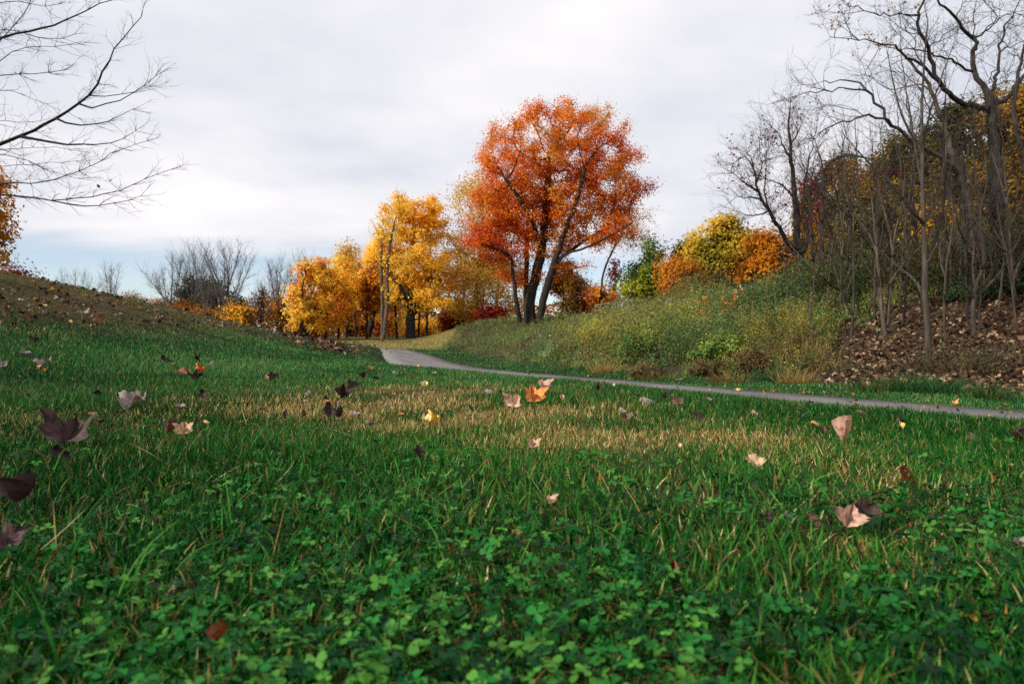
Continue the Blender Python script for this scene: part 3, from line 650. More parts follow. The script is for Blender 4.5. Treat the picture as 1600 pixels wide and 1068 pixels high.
lb([(265, 372), (340, 368), (410, 345), (470, 325), (540, 265)], .013, .004, None, -.3)
lb([(310, 335), (345, 338), (400, 330), (470, 322), (520, 300)], .009, .003, None, -.3)
lb([(0, 640), (70, 633), (150, 637), (220, 612), (290, 590), (340, 570), (365, 540), (420, 525), (510, 490)], .024, .004, 350, .5)
lb([(0, 668), (60, 683), (120, 685), (180, 697), (250, 692), (330, 682), (400, 665), (460, 645), (530, 610), (590, 590)], .030, .004, 370, -.5)
lb([(0, 530), (60, 550), (120, 570), (200, 600), (270, 620)], .016, .004, 300, .2)
lb([(200, 698), (260, 710), (330, 718), (400, 705), (490, 680)], .012, .003, None, -.5)
lb([(0, 515), (80, 515), (160, 510), (240, 520)], .014, .003, 310, .8)
lb([(0, 160), (50, 80), (100, 30), (110, 0), (130, -60)], .02, .006, 170, .9)
lb([(0, 225), (30, 190), (50, 165), (110, 160), (240, 155)], .016, .004, 180, -.9)
lb([(0, 10), (80, 0), (140, 30), (200, 15)], .02, .004, 60, -.2)
lb([(0, 300), (80, 330), (160, 360)], .013, .003, 240, .9)
lb([(0, 410), (70, 430), (140, 420)], .012, .003, 270, 1.0)
lb([(0, 580), (90, 572), (180, 570), (260, 560)], .013, .003, 330, .1)
limbed('overhanging_tree', 'leafless dark tree reaching long drooping branches into view above the mound', dL, LB, B_black, bl, (9, .42, .0030, 1, .1, .55), leaf=dict(n=500, size=.05, pal=MAROON + RUST[:1], clump=(.9, .60), zmax=2.6), along=(.3, 1.0), thick=.009, jit=.008)

# -- great bare tree at the right
s = .4212; dR = 17.0
def rb(pts, r0, r1, dd=0.0, k=.47): return ([(a, b, dd + (q[2] if len(q) > 2 else 0)) for (a, b), q in zip([(1250 + q[0] * s, q[1] * s) for q in pts], pts)], r0 * k, max(r1 * k, .008))
bx = (1250 + 725 * s - 800) / F * dR; bl = (bx, dR, float(height(bx, dR)) - .1)
RB = [rb([(725, 1000), (728, 800), (722, 640), (716, 520), (712, 420), (705, 360)], .30, .22),
      rb([(745, 900, -.2), (742, 760, -.25), (738, 620, -.25), (728, 500, -.2), (716, 400, 0)], .20, .15),
      rb([(705, 400), (660, 398, -.2), (620, 390, -.4), (560, 360, -.8), (510, 300, -1), (490, 240, -1.1), (480, 190, -1.2), (450, 120, -1.3), (435, 60, -1.3), (455, 0, -1.2), (470, -60, -1)], .16, .04),
      rb([(510, 300, -1), (450, 240, -1.3), (400, 210, -1.6), (370, 180, -1.8), (300, 160, -2.1), (230, 150, -2.3), (130, 140, -2.5)], .075, .012),
      rb([(705, 360), (670, 310, .2), (640, 260, .3), (640, 200, .4), (655, 140, .5), (610, 110, .3), (580, 60, .1), (540, 30, 0), (500, 0, -.2), (470, -50, -.4)], .15, .03),
      rb([(640, 265, .3), (580, 230, -.1), (510, 200, -.5), (430, 185, -.9), (370, 180, -1.2), (290, 170, -1.6)], .065, .012),
      rb([(705, 350), (720, 300, .5), (740, 250, .8), (735, 180, 1), (760, 100, 1.2), (790, 50, 1.3), (815, 0, 1.4)], .10, .03),
      rb([(716, 390), (770, 370, .4), (810, 310, .6), (840, 270, .8), (880, 200, 1), (900, 100, 1.2)], .14, .04),
      rb([(640, 200, .4), (660, 170, .9), (640, 100, 1.2), (655, 0, 1.4)], .06, .02),
      rb([(655, 140, .5), (690, 110, .7), (740, 60, .8), (700, 20, .9)], .05, .012),
      rb([(665, 135, .5), (720, 90, 1), (780, 40, 1.4), (830, 60, 1.7)], .05, .012),
      rb([(435, 60, -1.3), (360, 55, -1.6), (280, 60, -1.8), (220, 30, -2), (160, 0, -2.2)], .05, .012),
      rb([(455, 120, -1.3), (410, 130, -1.6), (390, 110, -1.8)], .03, .008),
      rb([(490, 160, -1.1), (540, 130, -.9), (570, 110, -.7)], .03, .008),
      rb([(735, 190, 1), (790, 170, 1.5), (850, 150, 2)], .04, .01),
      rb([(740, 250, .8), (700, 290, 1.2), (740, 330, 1.8), (780, 250, 2.2)], .03, .01),
      rb([(580, 60, .1), (600, 20, .4), (640, -30, .6)], .03, .01),
      rb([(450, 240, -1.3), (430, 200, -1.2), (420, 120, -1), (400, 120, -1)], .03, .008)]
limbed('great_bare_tree', 'great leafless tree with paired grey trunk and crooked dark limbs at the upper right', dR, RB, B_dark, bl, (3.2, 1.25, .008, 2, .15, .1), leaf=dict(n=700, size=.07, pal=pal((150, 110, 30), (170, 100, 30)), clump=(1.2, .55)), thick=.02, step=.2, jit=.025)
# -- leaning tree
dN = 16.0; bx = (1250 + 660 * s - 800) / F * dN; bl = (bx, dN, float(height(bx, dN)) - .1)
NB = [rb([(668, 1000), (640, 800), (605, 680), (578, 590), (545, 500), (515, 430), (495, 370), (488, 320), (440, 265), (400, 215), (370, 185)], .24, .05),
      rb([(592, 640), (530, 580, -.3), (450, 550, -.7), (400, 512, -.9), (340, 462, -1.1), (310, 412, -1.2), (280, 370, -1.3), (246, 335, -1.4), (235, 300, -1.4), (150, 298, -1.6), (60, 310, -1.8)], .13, .014),
      rb([(340, 465, -1.1), (310, 440, -1.3), (230, 430, -1.6), (150, 452, -1.9), (80, 490, -2.1), (0, 530, -2.3)], .06, .010),
      rb([(246, 335, -1.4), (180, 332, -1.6), (110, 330, -1.8), (50, 345, -2), (-10, 355, -2.2)], .045, .01),
      rb([(488, 330), (440, 312, .4), (400, 318, .6), (330, 340, 1), (270, 290, 1.2)], .04, .01),
      rb([(545, 500), (480, 400, .6), (430, 310, .9), (370, 260, 1.2), (290, 270, 1.5)], .05, .01),
      rb([(450, 550, -.7), (420, 480, -.2), (400, 380, .2), (390, 300, .4)], .04, .01),
      rb([(230, 430, -1.6), (200, 400, -1.4), (120, 390, -1.2)], .02, .006)]
limbed('leaning_tree', 'grey tree leaning left with long arched limbs, beneath the great bare tree', dN, NB, B_brown, bl, (3.0, 1.1, .008, 2, .1, .1), thick=.02, step=.2, jit=.025)
# -- trunk at the right edge
dE = 15.0; bx = (1606 - 800) / F * dE; bl = (bx, dE, float(height(bx, dE)) - .1)
limbed('dark_tree', 'dark trunk bending up at the right edge, beside the great bare tree', dE, [rb([(850, 900), (840, 700), (832, 560), (800, 480), (785, 420), (800, 330), (830, 200), (840, 60)], .17, .04), rb([(832, 560), (870, 480), (900, 400)], .1, .04)], B_dark, bl, (1.6, 1.0, .009, 2, .1, .1), thick=.02, step=.2)
# -- forked bare tree
s6 = .2997; dF = 24.0
def fb(pts, r0, r1, dd=0.0): return ([(1100 + q[0] * s6, 130 + q[1] * s6, dd + (q[2] if len(q) > 2 else 0)) for q in pts], r0 * .7, r1 * .8)
bx = (1255 - 800) / F * dF; bl = (bx, dF, float(height(bx, dF)) - .1)
FB = [fb([(510, 1060), (506, 960), (495, 880), (478, 800), (490, 680), (466, 560), (460, 430), (450, 300), (440, 180), (450, 100)], .24, .02),
      fb([(498, 880), (440, 840, -.5), (400, 770, -.8), (340, 660, -1.2), (290, 590, -1.5), (275, 520, -1.6), (262, 430, -1.7), (215, 370, -1.8), (150, 420, -1.9)], .13, .012),
      fb([(470, 600), (440, 560, .5), (400, 520, .9), (330, 500, 1.2), (260, 470, 1.5)], .06, .01), fb([(280, 560, -1.5), (210, 520, -1.8), (150, 460, -2), (110, 470, -2)], .05, .008),
      fb([(520, 900), (545, 800, .8), (530, 680, 1.2), (520, 560, 1.4), (540, 430, 1.6), (570, 300, 1.8), (590, 200, 1.9)], .10, .012),
      fb([(460, 430), (420, 330, -.8), (380, 260, -1.2), (330, 200, -1.4)], .06, .008), fb([(450, 330), (490, 260, .8), (520, 170, 1.2)], .05, .008),
      fb([(340, 660, -1.2), (310, 560, -.6), (330, 440, -.2), (320, 330, 0)], .05, .008), fb([(275, 520, -1.6), (300, 420, -1.2), (290, 300, -1)], .04, .008),
      fb([(262, 430, -1.7), (230, 350, -1.2), (190, 350, -1)], .03, .006), fb([(290, 590, -1.5), (200, 600, -1.2), (130, 580, -1)], .04, .006), fb([(340, 670, -1.2), (240, 700, -1.5), (160, 660, -1.8)], .04, .006)]
limbed('forked_bare_tree', 'forked dark bare tree with a hazy fan of twigs right of the lemon yellow tree', dF, FB, B_dark, bl, (10, 1.15, .008, 2, .25, 0), thick=.022, step=.25, leaf=dict(n=900, size=.09, pal=MAROON, clump=(1.6, .50)))
dG = 22.0; bx = (1288 - 800) / F * dG; bl = (bx, dG, float(height(bx, dG)) - .1)
GB = [fb([(625, 1080), (612, 900), (615, 700), (625, 550), (622, 430), (600, 360), (580, 300)], .15, .015), fb([(622, 440), (700, 370, -.4), (780, 370, -.7), (840, 390, -1), (930, 410, -1.2)], .08, .012), fb([(620, 560), (680, 460, .6), (720, 340, 1), (740, 250, 1.2)], .06, .01), fb([(615, 650), (560, 560, .4), (560, 440, .8), (600, 330, 1)], .05, .01)]
limbed('bare_tree', 'dark leafless trunk with red leaf tufts, right of the forked bare tree', dG, GB, B_dark, bl, (2.4, 1.2, .010, 2, .25, 0), thick=.022, step=.25, leaf=dict(n=1500, size=.12, pal=MAROON + pal((160, 40, 30)), clump=(1.2, .5), zmax=5.6))

# -- saplings on the leaf strewn bank, each with its forks
B_sap = bark_mat('sapling_bark', (.022, .017, .014), (.095, .075, .058))
def sapling(label, d, limbs, r, tw=(2.6, 1.0, .006, 1, .9, 0), bark=None, name='sapling'):
    px, py = limbs[0][0][:2]; x, y, z = hit(px, py) ; bl = (x, y, z - .05); out = []
    for k, pl in enumerate(limbs):
        r0 = r if k == 0 else (pl[-1] if isinstance(pl[-1], float) else r * .55); pl = [q for q in pl if not isinstance(q, float)]
        out.append((pl, r0, .007 if k else .009))
    return limbed(name, label, y, out, bark or B_sap, bl, tw, group=None, thick=.009, step=.12, jit=.003)
z7 = lambda *p: [(1250 + a[0] * .4212, a[1] * .4212) + tuple(a[2:]) for a in p]
z8 = lambda *p: [(1150 + a[0] * .28125, 380 + a[1] * .28125) + tuple(a[2:]) for a in p]
sapling('thickest brown sapling with an upright fork, in the middle of the leafy bank', 9, [
    [(1450, 575), (1451, 540), (1449, 500), (1445, 455), (1446, 405), (1443, 350), (1442, 290), (1441, 235), (1440, 180), (1443, 110), (1450, 30)],
    z7((462, 830), (420, 790, -.2), (350, 690, -.4), (250, 600, -.5), (180, 520, -.6)) + [.03], z7((466, 1000), (500, 900, .2), (535, 780, .3), (540, 640, .4), (545, 480, .5), (540, 330, .5)) + [.03],
    z7((462, 830), (510, 740, .2), (535, 620, .3), (530, 480, .3), (540, 350, .3)) + [.03], z7((457, 560), (400, 480, -.1), (360, 380, -.2), (330, 220, -.2)) + [.022], z7((455, 540), (480, 420, .1), (520, 300, .2), (560, 190, .3)) + [.02],
    z8((1045, 300), (1000, 200, .2), (900, 130, .4), (800, 40, .5)) + [.025], z8((1060, 120), (1110, 20, -.2), (1180, -100, -.4)) + [.02], z7((455, 700), (430, 560, .2), (405, 400, .3), (385, 260, .3)) + [.02]], .06)
sapling('twin stemmed grey sapling left of the thickest one', 10, [
    z8((830, 520), (822, 440), (803, 320), (797, 200), (785, 60), (770, -60), (760, -200), (740, -330)), z8((840, 470), (848, 350, .1), (856, 200, .2), (872, 60, .3), (880, -60, .3), (930, -220, .4), (940, -420, .4)) + [.04],
    z8((797, 240), (740, 150, -.2), (690, 60, -.3), (600, -20, -.4)) + [.02], z8((856, 220), (920, 120, .3), (1000, 40, .5)) + [.018], z8((785, 60), (740, -60, .2), (640, -180, .3), (600, -330, .3)) + [.022], z8((872, 60), (850, -100, 0), (800, -260, 0), (790, -400, 0)) + [.02]], .052, bark=B_brown)
sapling('slender grey sapling at the left end of the leafy bank', 10, [
    z8((640, 545), (645, 470), (648, 400), (655, 300), (655, 150), (652, 0), (655, -150), (650, -300)), z8((645, 400), (600, 310, -.1), (565, 200, -.2), (535, 80, -.3), (500, 0, -.3), (430, -130, -.4), (400, -280, -.5)) + [.028],
    z8((600, 310, -.1), (640, 200, .2), (690, 80, .3), (720, -60, .4)) + [.018], z8((535, 80), (480, 60, .2), (400, 40, .4)) + [.012]], .036)
sapling('pale thin sapling right of the thickest one', 11, [z8((1165, 515), (1160, 420), (1156, 330), (1165, 200), (1170, 100), (1195, -20), (1210, -160), (1190, -300)), z8((1160, 180), (1130, 80, .2), (1140, -40, .3), (1120, -200, .3)) + [.018], z8((1158, 300), (1110, 250, -.2), (1060, 230, -.3)) + [.01]], .03)
sapling('brown sapling with a wide forked head at the right of the leafy bank', 10.5, [
    z8((1320, 510), (1322, 400), (1320, 310), (1335, 220), (1372, 150), (1388, 60), (1360, -60), (1355, -200), (1400, -330), (1385, -480)), z8((1322, 310), (1390, 250, .2), (1480, 150, .4), (1560, 0, .6), (1640, -150, .8)) + [.025],
    z8((1330, 230), (1310, 130, .2), (1330, 20, .3), (1300, -120, .4)) + [.022], z8((1372, 150), (1340, 60, -.2), (1345, -80, -.3)) + [.018], z8((1322, 300), (1270, 240, -.2), (1220, 180, -.3)) + [.014]], .045)
sapling('whip thin yellowish sapling close behind the wide forked one', 11.5, [z8((1355, 480), (1352, 400), (1362, 300), (1365, 180), (1350, 60)), z8((1358, 330), (1400, 250, .2), (1420, 140, .3)) + [.008]], .016)
for (px, py, top, lean, r, lab) in [(1302, 440, 230, -24, .03, 'tall bare stem right of the dark trunk with red tufts'), (1322, 452, 215, 18, .03, 'tall bare stem leaning over the slender grey sapling'), (1350, 460, 190, -14, .03, 'straight tall bare stem left of the twin stemmed sapling'), (1362, 440, 225, 30, .026, 'crooked bare stem high on the bank beside the twin stemmed sapling'), (1420, 455, 170, -18, .03, 'tall bare stem high on the bank left of the thickest sapling'), (1470, 450, 190, 26, .028, 'tall bare stem high on the bank between thickest and pale thin saplings'), (1540, 470, 200, -22, .028, 'bare stem high on the bank before the great paired trunk'), (1262, 560, 400, 14, .014, 'dead stalk left of the slender grey sapling'), (1290, 500, 250, 30, .024, 'thin bare whip behind the slender grey sapling'), (1405, 470, 200, 28, .026, 'bare stem between the twin stemmed and thickest saplings'), (1498, 470, 230, 16, .022, 'upright bare stem beside the pale thin sapling'), (1560, 480, 240, 40, .026, 'leaning bare stem near the right edge'), (1590, 520, 330, -30, .02, 'bare stem crossing at the right edge'), (1240, 520, 380, -20, .016, 'bare stalk among the goldenrod')]:
    m_ = (py + top) / 2
    sapling(lab, 10, [[(px, py), (px + lean * .3, m_ + 20), (px + lean * .6, m_ - 30), (px + lean, top)], [(px + lean * .3, m_ + 20), (px - lean * .6, m_ - 50, .3), (px - lean, top + 40, .5), .01], [(px + lean * .6, m_ - 30), (px + lean * 1.9, top + 30, -.4), .008]], r, tw=(2.4, .6, .005, 1, .5, 0))

# -- slim bare trees higher on the bank, a tangle of upright stems before the woods
for k, (px, d, top, lean, r, lab) in enumerate([(1276, 19, 262, -16, .06, 'slim bare tree just left of the trunk with red tufts'), (1312, 17, 236, 14, .055, 'slim bare tree right of the trunk with red tufts'), (1338, 20, 228, -20, .07, 'straight bare tree in the densest tangle of stems'), (1366, 16, 214, 10, .05, 'bare tree forking low in the tangle of stems'), (1392, 18, 236, -12, .06, 'slim bare tree behind the twin stemmed sapling'),
                                (1412, 15, 250, 20, .045, 'bare tree with wide fan between twin stemmed and thickest saplings'), (1436, 19, 200, -18, .06, 'bare tree right behind the thickest sapling'), (1484, 16, 215, 12, .05, 'bare tree before the leaning grey trunk'), (1512, 14, 190, -10, .045, 'bare tree between the leaning grey trunk and the paired one'), (1586, 14, 170, -26, .05, 'bare tree crossing the right edge trunk')]):
    gx_ = (px - 800) / F * d; gz_ = float(height(gx_, d)); yb = 534 - F * (gz_ - CZ) / d; H_ = yb - top; lm = [([(px, yb), (px + lean * .3, yb - H_ * .35), (px + lean * .6, yb - H_ * .7), (px + lean, top)], r * .72, .007)]
    for j in range(5):
        t_ = rng.uniform(.15, .55); a_ = rng.uniform(-1, 1) * H_ * .42; lm.append(([(px + lean * t_ * .9, yb - H_ * t_), (px + lean * t_ + a_ * .45, yb - H_ * (t_ + .16), rng.uniform(-.6, .6)), (px + lean * t_ + a_ * .8, yb - H_ * (t_ + .32), rng.uniform(-1, 1)), (px + lean * t_ + a_, yb - H_ * min(.98, t_ + .48), rng.uniform(-1.2, 1.2))], r * .36, .006))
    limbed('slim_bare_tree', lab, d, lm, B_sap if k % 2 else B_dark, (gx_, d, gz_ - .1), (4.2, .95, .006, 1, .6, 0), thick=.012, step=.16, jit=.01)

# ------------------------------------------------------------------ rail fence just visible on the crest
M_rail = bark_mat('weathered_wood', (.09, .08, .07), (.19, .175, .155), 8)
def boxes(lst):
    Vs, Qs = [], []; c = np.array([[-1, -1, -1], [1, -1, -1], [1, 1, -1], [-1, 1, -1], [-1, -1, 1], [1, -1, 1], [1, 1, 1], [-1, 1, 1]]) * .5
    q = np.array([[0, 3, 2, 1], [4, 5, 6, 7], [0, 1, 5, 4], [1, 2, 6, 5], [2, 3, 7, 6], [3, 0, 4, 7]])
    for k, (a, b, wd, ht) in enumerate(lst):
        a = np.array(a, float); b = np.array(b, float); d = b - a; Ln = np.linalg.norm(d); d /= Ln; u = nrm(np.cross(d, UP if abs(d[2]) < .9 else np.array([1., 0, 0]))); v = np.cross(u, d)
        Vs.append((a + b) / 2 + c[:, :1] * d * Ln + c[:, 1:2] * u * wd + c[:, 2:] * v * ht); Qs.append(q + 8 * k)
    return np.vstack(Vs), np.vstack(Qs)
fp = [P(930 + 16 * k, 0, 45 - .4 * k) for k in range(6)]
for q in fp: q[2] = float(height(q[0], q[1]))
fr = thing('rail_fence', 'low weathered rail fence half hidden by weeds on the bank crest', 'fence', fp[0])
for q in fp:
    V, Q = boxes([(q - UP * .2, q + UP * .92, .08, .08)]); mesh_obj('post', V, [Q], M_rail, fr, loc=fp[0])
for hgt in (.45, .82):
    V, Q = boxes([(a + UP * hgt - np.array([0, .08, 0]), b + UP * hgt - np.array([0, .08, 0]), .04, .1) for a, b in zip(fp[:-1], fp[1:])]); mesh_obj('rail', V, [Q], M_rail, fr, loc=fp[0])



# ------------------------------------------------------------------ weeds of the bank, one tangled mass
def blades(B, az, h, wd, lean, curl, col, tipcol=None, seg=3):
    """curved grass blades: base points, heading, length, width, lean and droop"""
    n = len(B); d = np.c_[np.cos(az), np.sin(az), np.zeros(n)]; sd = np.c_[-np.sin(az), np.cos(az), np.zeros(n)]
    rot = rng.uniform(-1.2, 1.2, n); sdr = sd * np.cos(rot)[:, None] + d * np.sin(rot)[:, None]
    ts = np.linspace(0, 1, seg + 1); p = B.copy(); rows = []; cs = []; ang = lean.copy()
    for k, t in enumerate(ts):
        wk = wd * (1 - t ** 2.2) * (.75 + .5 * min(t * 3, 1)) / 1.25
        c = col * (.8 + .25 * t) if tipcol is None else col * (1 - t ** 2)[..., None] + tipcol * (t ** 2) if np.ndim(t) else (col if tipcol is None else col * (1 - t * t) + tipcol * t * t)
        if k < seg:
            rows += [p - sdr * wk[:, None] * .5, p + sdr * wk[:, None] * .5]; cs += [c, c]
            st = (h / seg)[:, None]; p = p + st * (d * np.sin(ang)[:, None] + UP * np.cos(ang)[:, None]); ang = ang + curl / seg
        else: rows.append(p); cs.append(c)
    V = np.stack(rows, 1).reshape(-1, 3); C = np.stack(cs, 1).reshape(-1, 3); m = 2 * seg + 1
    b = (np.arange(n) * m)[:, None]; Q = [np.c_[b + 2 * k, b + 2 * k + 1, b + 2 * k + 3, b + 2 * k + 2] for k in range(seg - 1)]
    T = np.c_[b + 2 * seg - 2, b + 2 * seg - 1, b + 2 * seg]
    return V, (np.vstack(Q) if Q else np.zeros((0, 4), int)), T, C
class Acc:
    def __init__(s): s.V = []; s.Q = []; s.T = []; s.C = []; s.n = 0
    def add(s, V, Q, T, C):
        s.V.append(V); s.C.append(np.broadcast_to(C, V.shape))
        if len(Q): s.Q.append(np.asarray(Q) + s.n)
        if len(T): s.T.append(np.asarray(T) + s.n)
        s.n += len(V)
    def build(s, name, mat, **k): return mesh_obj(name, np.vstack(s.V), ([np.vstack(s.Q)] if s.Q else []) + ([np.vstack(s.T)] if s.T else []), mat, col=np.vstack(s.C), **k)
def ground_pts(n, y0, y1, fx0, fx1, pw=1.0):
    """points on the ground, as dense as d**-(1+pw) so that the picture is covered evenly"""
    u = rng.random(n)
    if abs(pw) < 1e-6: y = y0 * (y1 / y0) ** u
    else: y = (y0 ** -pw + u * (y1 ** -pw - y0 ** -pw)) ** (-1 / pw)
    x = y * rng.uniform(fx0, fx1, n); return x, y
W_GREEN = pal((56, 92, 50), (78, 116, 62), (102, 134, 72), (122, 140, 76))
W_OLIVE = pal((72, 88, 42), (98, 108, 50), (124, 124, 58), (146, 134, 66))
W_GREY = pal((76, 94, 66), (98, 112, 76), (124, 126, 88), (104, 96, 70))
W_GOLD = pal((116, 120, 52), (146, 142, 58), (168, 154, 66), (156, 128, 60))
W_BROWN = pal((58, 42, 28), (82, 58, 36), (110, 80, 46), (132, 104, 64))
def weed_height(x, y, s):
    px = pxof(x, y); n = fbm(np.c_[x, y], 2.0, 21); n2 = fbm(np.c_[x, y], 5.0, 27)
    edge = sst(2.7, 5.4, s + (n - .5) * 1.6)
    n3 = fbm(np.c_[x, y], 1.3, 23); h = (.07 + 2.3 * np.clip(n - .40, 0, 1) + 1.9 * np.clip(n3 - .45, 0, 1) + .7 * np.clip(n2 - .4, 0, 1)) * edge
    h = h * (1 + .1 * sst(860, 960, px) * sst(4, 6, s)) * (1 - .5 * sst(35, 50, y))
    lit = sst(1250, 1330, px + (n - .5) * 60)           # the leafy part carries few weeds
    return h * (1 - .92 * lit * (1 - sst(16, 19, y)))
acc = Acc()
x, y = ground_pts(26000, 8.0, 58, -.24, .86, .15)
s = path_s(x, y); px = pxof(x, y); hw = weed_height(x, y, s)
lit = sst(1250, 1330, px) * (1 - sst(15, 18, y))
ok = (s > 2.1) & (hw > .10) & (rng.random(len(x)) > lit * .9) & ((y < 41) | (x > -4.4)) 
x, y, s, px, hw = [a[ok] for a in (x, y, s, px, hw)]; z = height(x, y); n = len(x)
kind = .5 * fbm(np.c_[x, y], 4.2, 61) + .5 * fbm(np.c_[x, y], 1.3, 66) + rng.normal(0, .07, n) - .08 * sst(1000, 800, px) + .30 * sst(1010, 1180, px) * sst(7.5, 4.5, s)
def palpick(p, m): p = np.array(p); i = rng.integers(0, len(p), m); return p[i] * rng.uniform(.8, 1.2, (m, 1))
def weeds(mask, pl, tip, nl, lsz, plume, stemcol):
    nl, lsz = int(nl * 2.1), lsz * .62
    idx = np.where(mask)[0]; m = len(idx)
    if m == 0: return
    hh = hw[idx] * rng.uniform(.65, 1.25, m); B = np.c_[x[idx], y[idx], z[idx] - .03]; az = rng.uniform(0, 6.3, m); lean = rng.uniform(.02, .3, m)
    acc.add(*blades(B, az, hh, np.full(m, .012) + y[idx] * .0003, lean, rng.uniform(.1, .5, m), palpick(stemcol, m), seg=2))
    t = rng.uniform(.12, 1, (m, nl)); d = np.c_[np.cos(az), np.sin(az)]
    C = np.repeat(B, nl, 0); tt = t.reshape(-1, 1); H = np.repeat(hh, nl)[:, None]
    C = C + np.c_[np.repeat(d, nl, 0) * H * tt * np.repeat(np.sin(lean), nl)[:, None] * 1.3, H * tt * .97] + rng.normal(0, 1, (m * nl, 3)) * np.array([.10, .10, .03]) * (.5 + H)
    sz = np.repeat(lsz * (.7 + .6 * rng.random(m)) * (1 + y[idx] * .012), nl)
    ow = nrm(rng.normal(0, .5, C.shape) + np.c_[np.repeat(d, nl, 0), np.zeros(len(C))] * .5); V, Q = kites(C, sz, .6, .42, out=ow); acc.add(V, Q, [], np.repeat(pigment(C, pl, .9, .10, 3.0), 4, 0))
    if plume:
        k = int(plume); C = np.repeat(B + np.c_[d * (hh * np.sin(lean) * 1.3)[:, None], hh * .98], k, 0) + rng.normal(0, 1, (m * k, 3)) * np.array([.05, .05, .06])
        V, Q = kites(C, .032 * (1 + np.repeat(y[idx], k) * .02), .3, .7); acc.add(V, Q, [], np.repeat(palpick(tip, m * k), 4, 0))
weeds(kind < .36, W_GREY, W_BROWN, 12, .075, 5, W_BROWN)
weeds((kind >= .36) & (kind < .52), W_GREEN, W_OLIVE, 16, .085, 3, W_OLIVE)
weeds((kind >= .52) & (kind < .62), W_OLIVE, W_GOLD, 14, .065, 3, W_BROWN)
weeds((kind >= .62) & (kind < .66), W_GOLD, W_GOLD, 13, .055, 4, W_BROWN)
weeds(kind >= .66, W_BROWN, W_BROWN, 9, .06, 3, W_BROWN)
# tall grass through it
m_ = rng.random(n) < .9; q_ = 2; B = np.repeat(np.c_[x, y, z - .02][m_], q_, 0) + rng.normal(0, .08, (m_.sum() * q_, 3)) * np.array([1, 1, 0]); k = len(B)
acc.add(*blades(B, rng.uniform(0, 6.3, k), np.repeat(hw[m_], q_) * rng.uniform(.5, 1.15, k) + .12, .010 + B[:, 1] * .0006, rng.uniform(0, .45, k), rng.uniform(.1, 1.3, k), pigment(B, W_GREEN + W_OLIVE + W_GREY[1:3] + pal((150, 128, 84)), 1.3, .14, 8.0), None, seg=3))
# dead stalks and tangled canes through it
m_ = rng.random(n) < .30; B = np.c_[x, y, z][m_]; k = len(B)
acc.add(*blades(B, rng.uniform(0, 6.3, k), hw[m_] * rng.uniform(.9, 1.7, k) + .1, np.full(k, .009) + y[m_] * .0003, rng.uniform(0, .6, k), rng.uniform(-.2, 1.2, k), palpick(W_BROWN + pal((150, 128, 96)), k), seg=3))
o = acc.build('undergrowth', M_weed); o['kind'] = 'stuff'

# dark brush under the trees at the top of the bank
acc = Acc()
x, y = ground_pts(9000, 14, 34, .40, 1.0, .1); s = path_s(x, y); nn_ = fbm(np.c_[x, y], 2.4, 71)
ok = (s > 9.5 - (nn_ - .5) * 3) & (nn_ > .34); x, y, s, nn_ = x[ok], y[ok], s[ok], nn_[ok]; z = height(x, y); n = len(x)
hh = rng.uniform(.4, 1.5, n) * (nn_ + .3)
acc.add(*blades(np.c_[x, y, z], rng.uniform(0, 6.3, n), hh * 1.3, np.full(n, .014), rng.uniform(0, .5, n), rng.uniform(-.1, 1.3, n), palpick(W_BROWN + W_GREY[:1], n), seg=3))
q = 18; C = np.repeat(np.c_[x, y, z], q, 0) + np.c_[rng.normal(0, .22, (n * q, 2)), np.repeat(hh, q) * rng.uniform(.1, 1, n * q)]
V, Q = kites(C, .09, .6, .5); acc.add(V, Q, [], np.repeat(pigment(C, DKGREEN[:3] + pal((44, 60, 26), (70, 66, 26), (92, 60, 26)), 2.2, .2, 5.0), 4, 0))
o = acc.build('brush', M_weed); o['kind'] = 'stuff'

# shrubs and clumps one can tell apart on the bank
def clump(name, label, px, py, wpx, hpx, pl, nst, nl, lsz, d=None, cat='plant', tip=None, group=None, spread=.5, blade=False):
    if cat != 'tree': nl, lsz = int(nl * 2), lsz * .62
    hx, hy, hz = hit(px, py); W = wpx / F * hy; H = hpx / F * hy; root = thing(name, label, cat, (hx, hy, hz), group); a = Acc()
    B = np.c_[hx + rng.normal(0, W * .22, nst), hy + rng.normal(0, W * .2, nst)]; B = np.c_[B, height(B[:, 0], B[:, 1]) - .03]
    az = np.arctan2(B[:, 1] - hy, B[:, 0] - hx) + rng.normal(0, .8, nst)
    if blade:
        a.add(*blades(B, az, H * rng.uniform(.6, 1.5, nst), np.full(nst, .009), rng.uniform(.05, .7, nst), rng.uniform(.4, 1.8, nst), palpick(pl, nst), seg=4))
        return a.build('blades', M_weed, parent=root, loc=(hx, hy, hz))
    hh = H * rng.uniform(.6, 1.1, nst); lean = rng.uniform(.05, spread, nst)
    a.add(*blades(B, az, hh, np.full(nst, .012), lean, rng.uniform(.1, .6, nst), palpick(W_BROWN, nst), seg=4))
    t = rng.uniform(.2, 1.05, nst * nl); d_ = np.c_[np.cos(az), np.sin(az)]
    C = np.repeat(B, nl, 0) + np.c_[np.repeat(d_ * (hh * np.sin(lean + .2))[:, None], nl, 0) * t[:, None], np.repeat(hh * np.cos(lean), nl) * t] + rng.normal(0, W * .05, (nst * nl, 3))
    V, Q = kites(C, lsz, .5, .5); c = palpick(pl, nst * nl)
    if tip is not None: c = np.where((t > .72)[:, None], palpick(tip, nst * nl), c)
    a.add(V, Q, [], np.repeat(c, 4, 0)); a.build('foliage', M_weed, parent=root, loc=(hx, hy, hz))
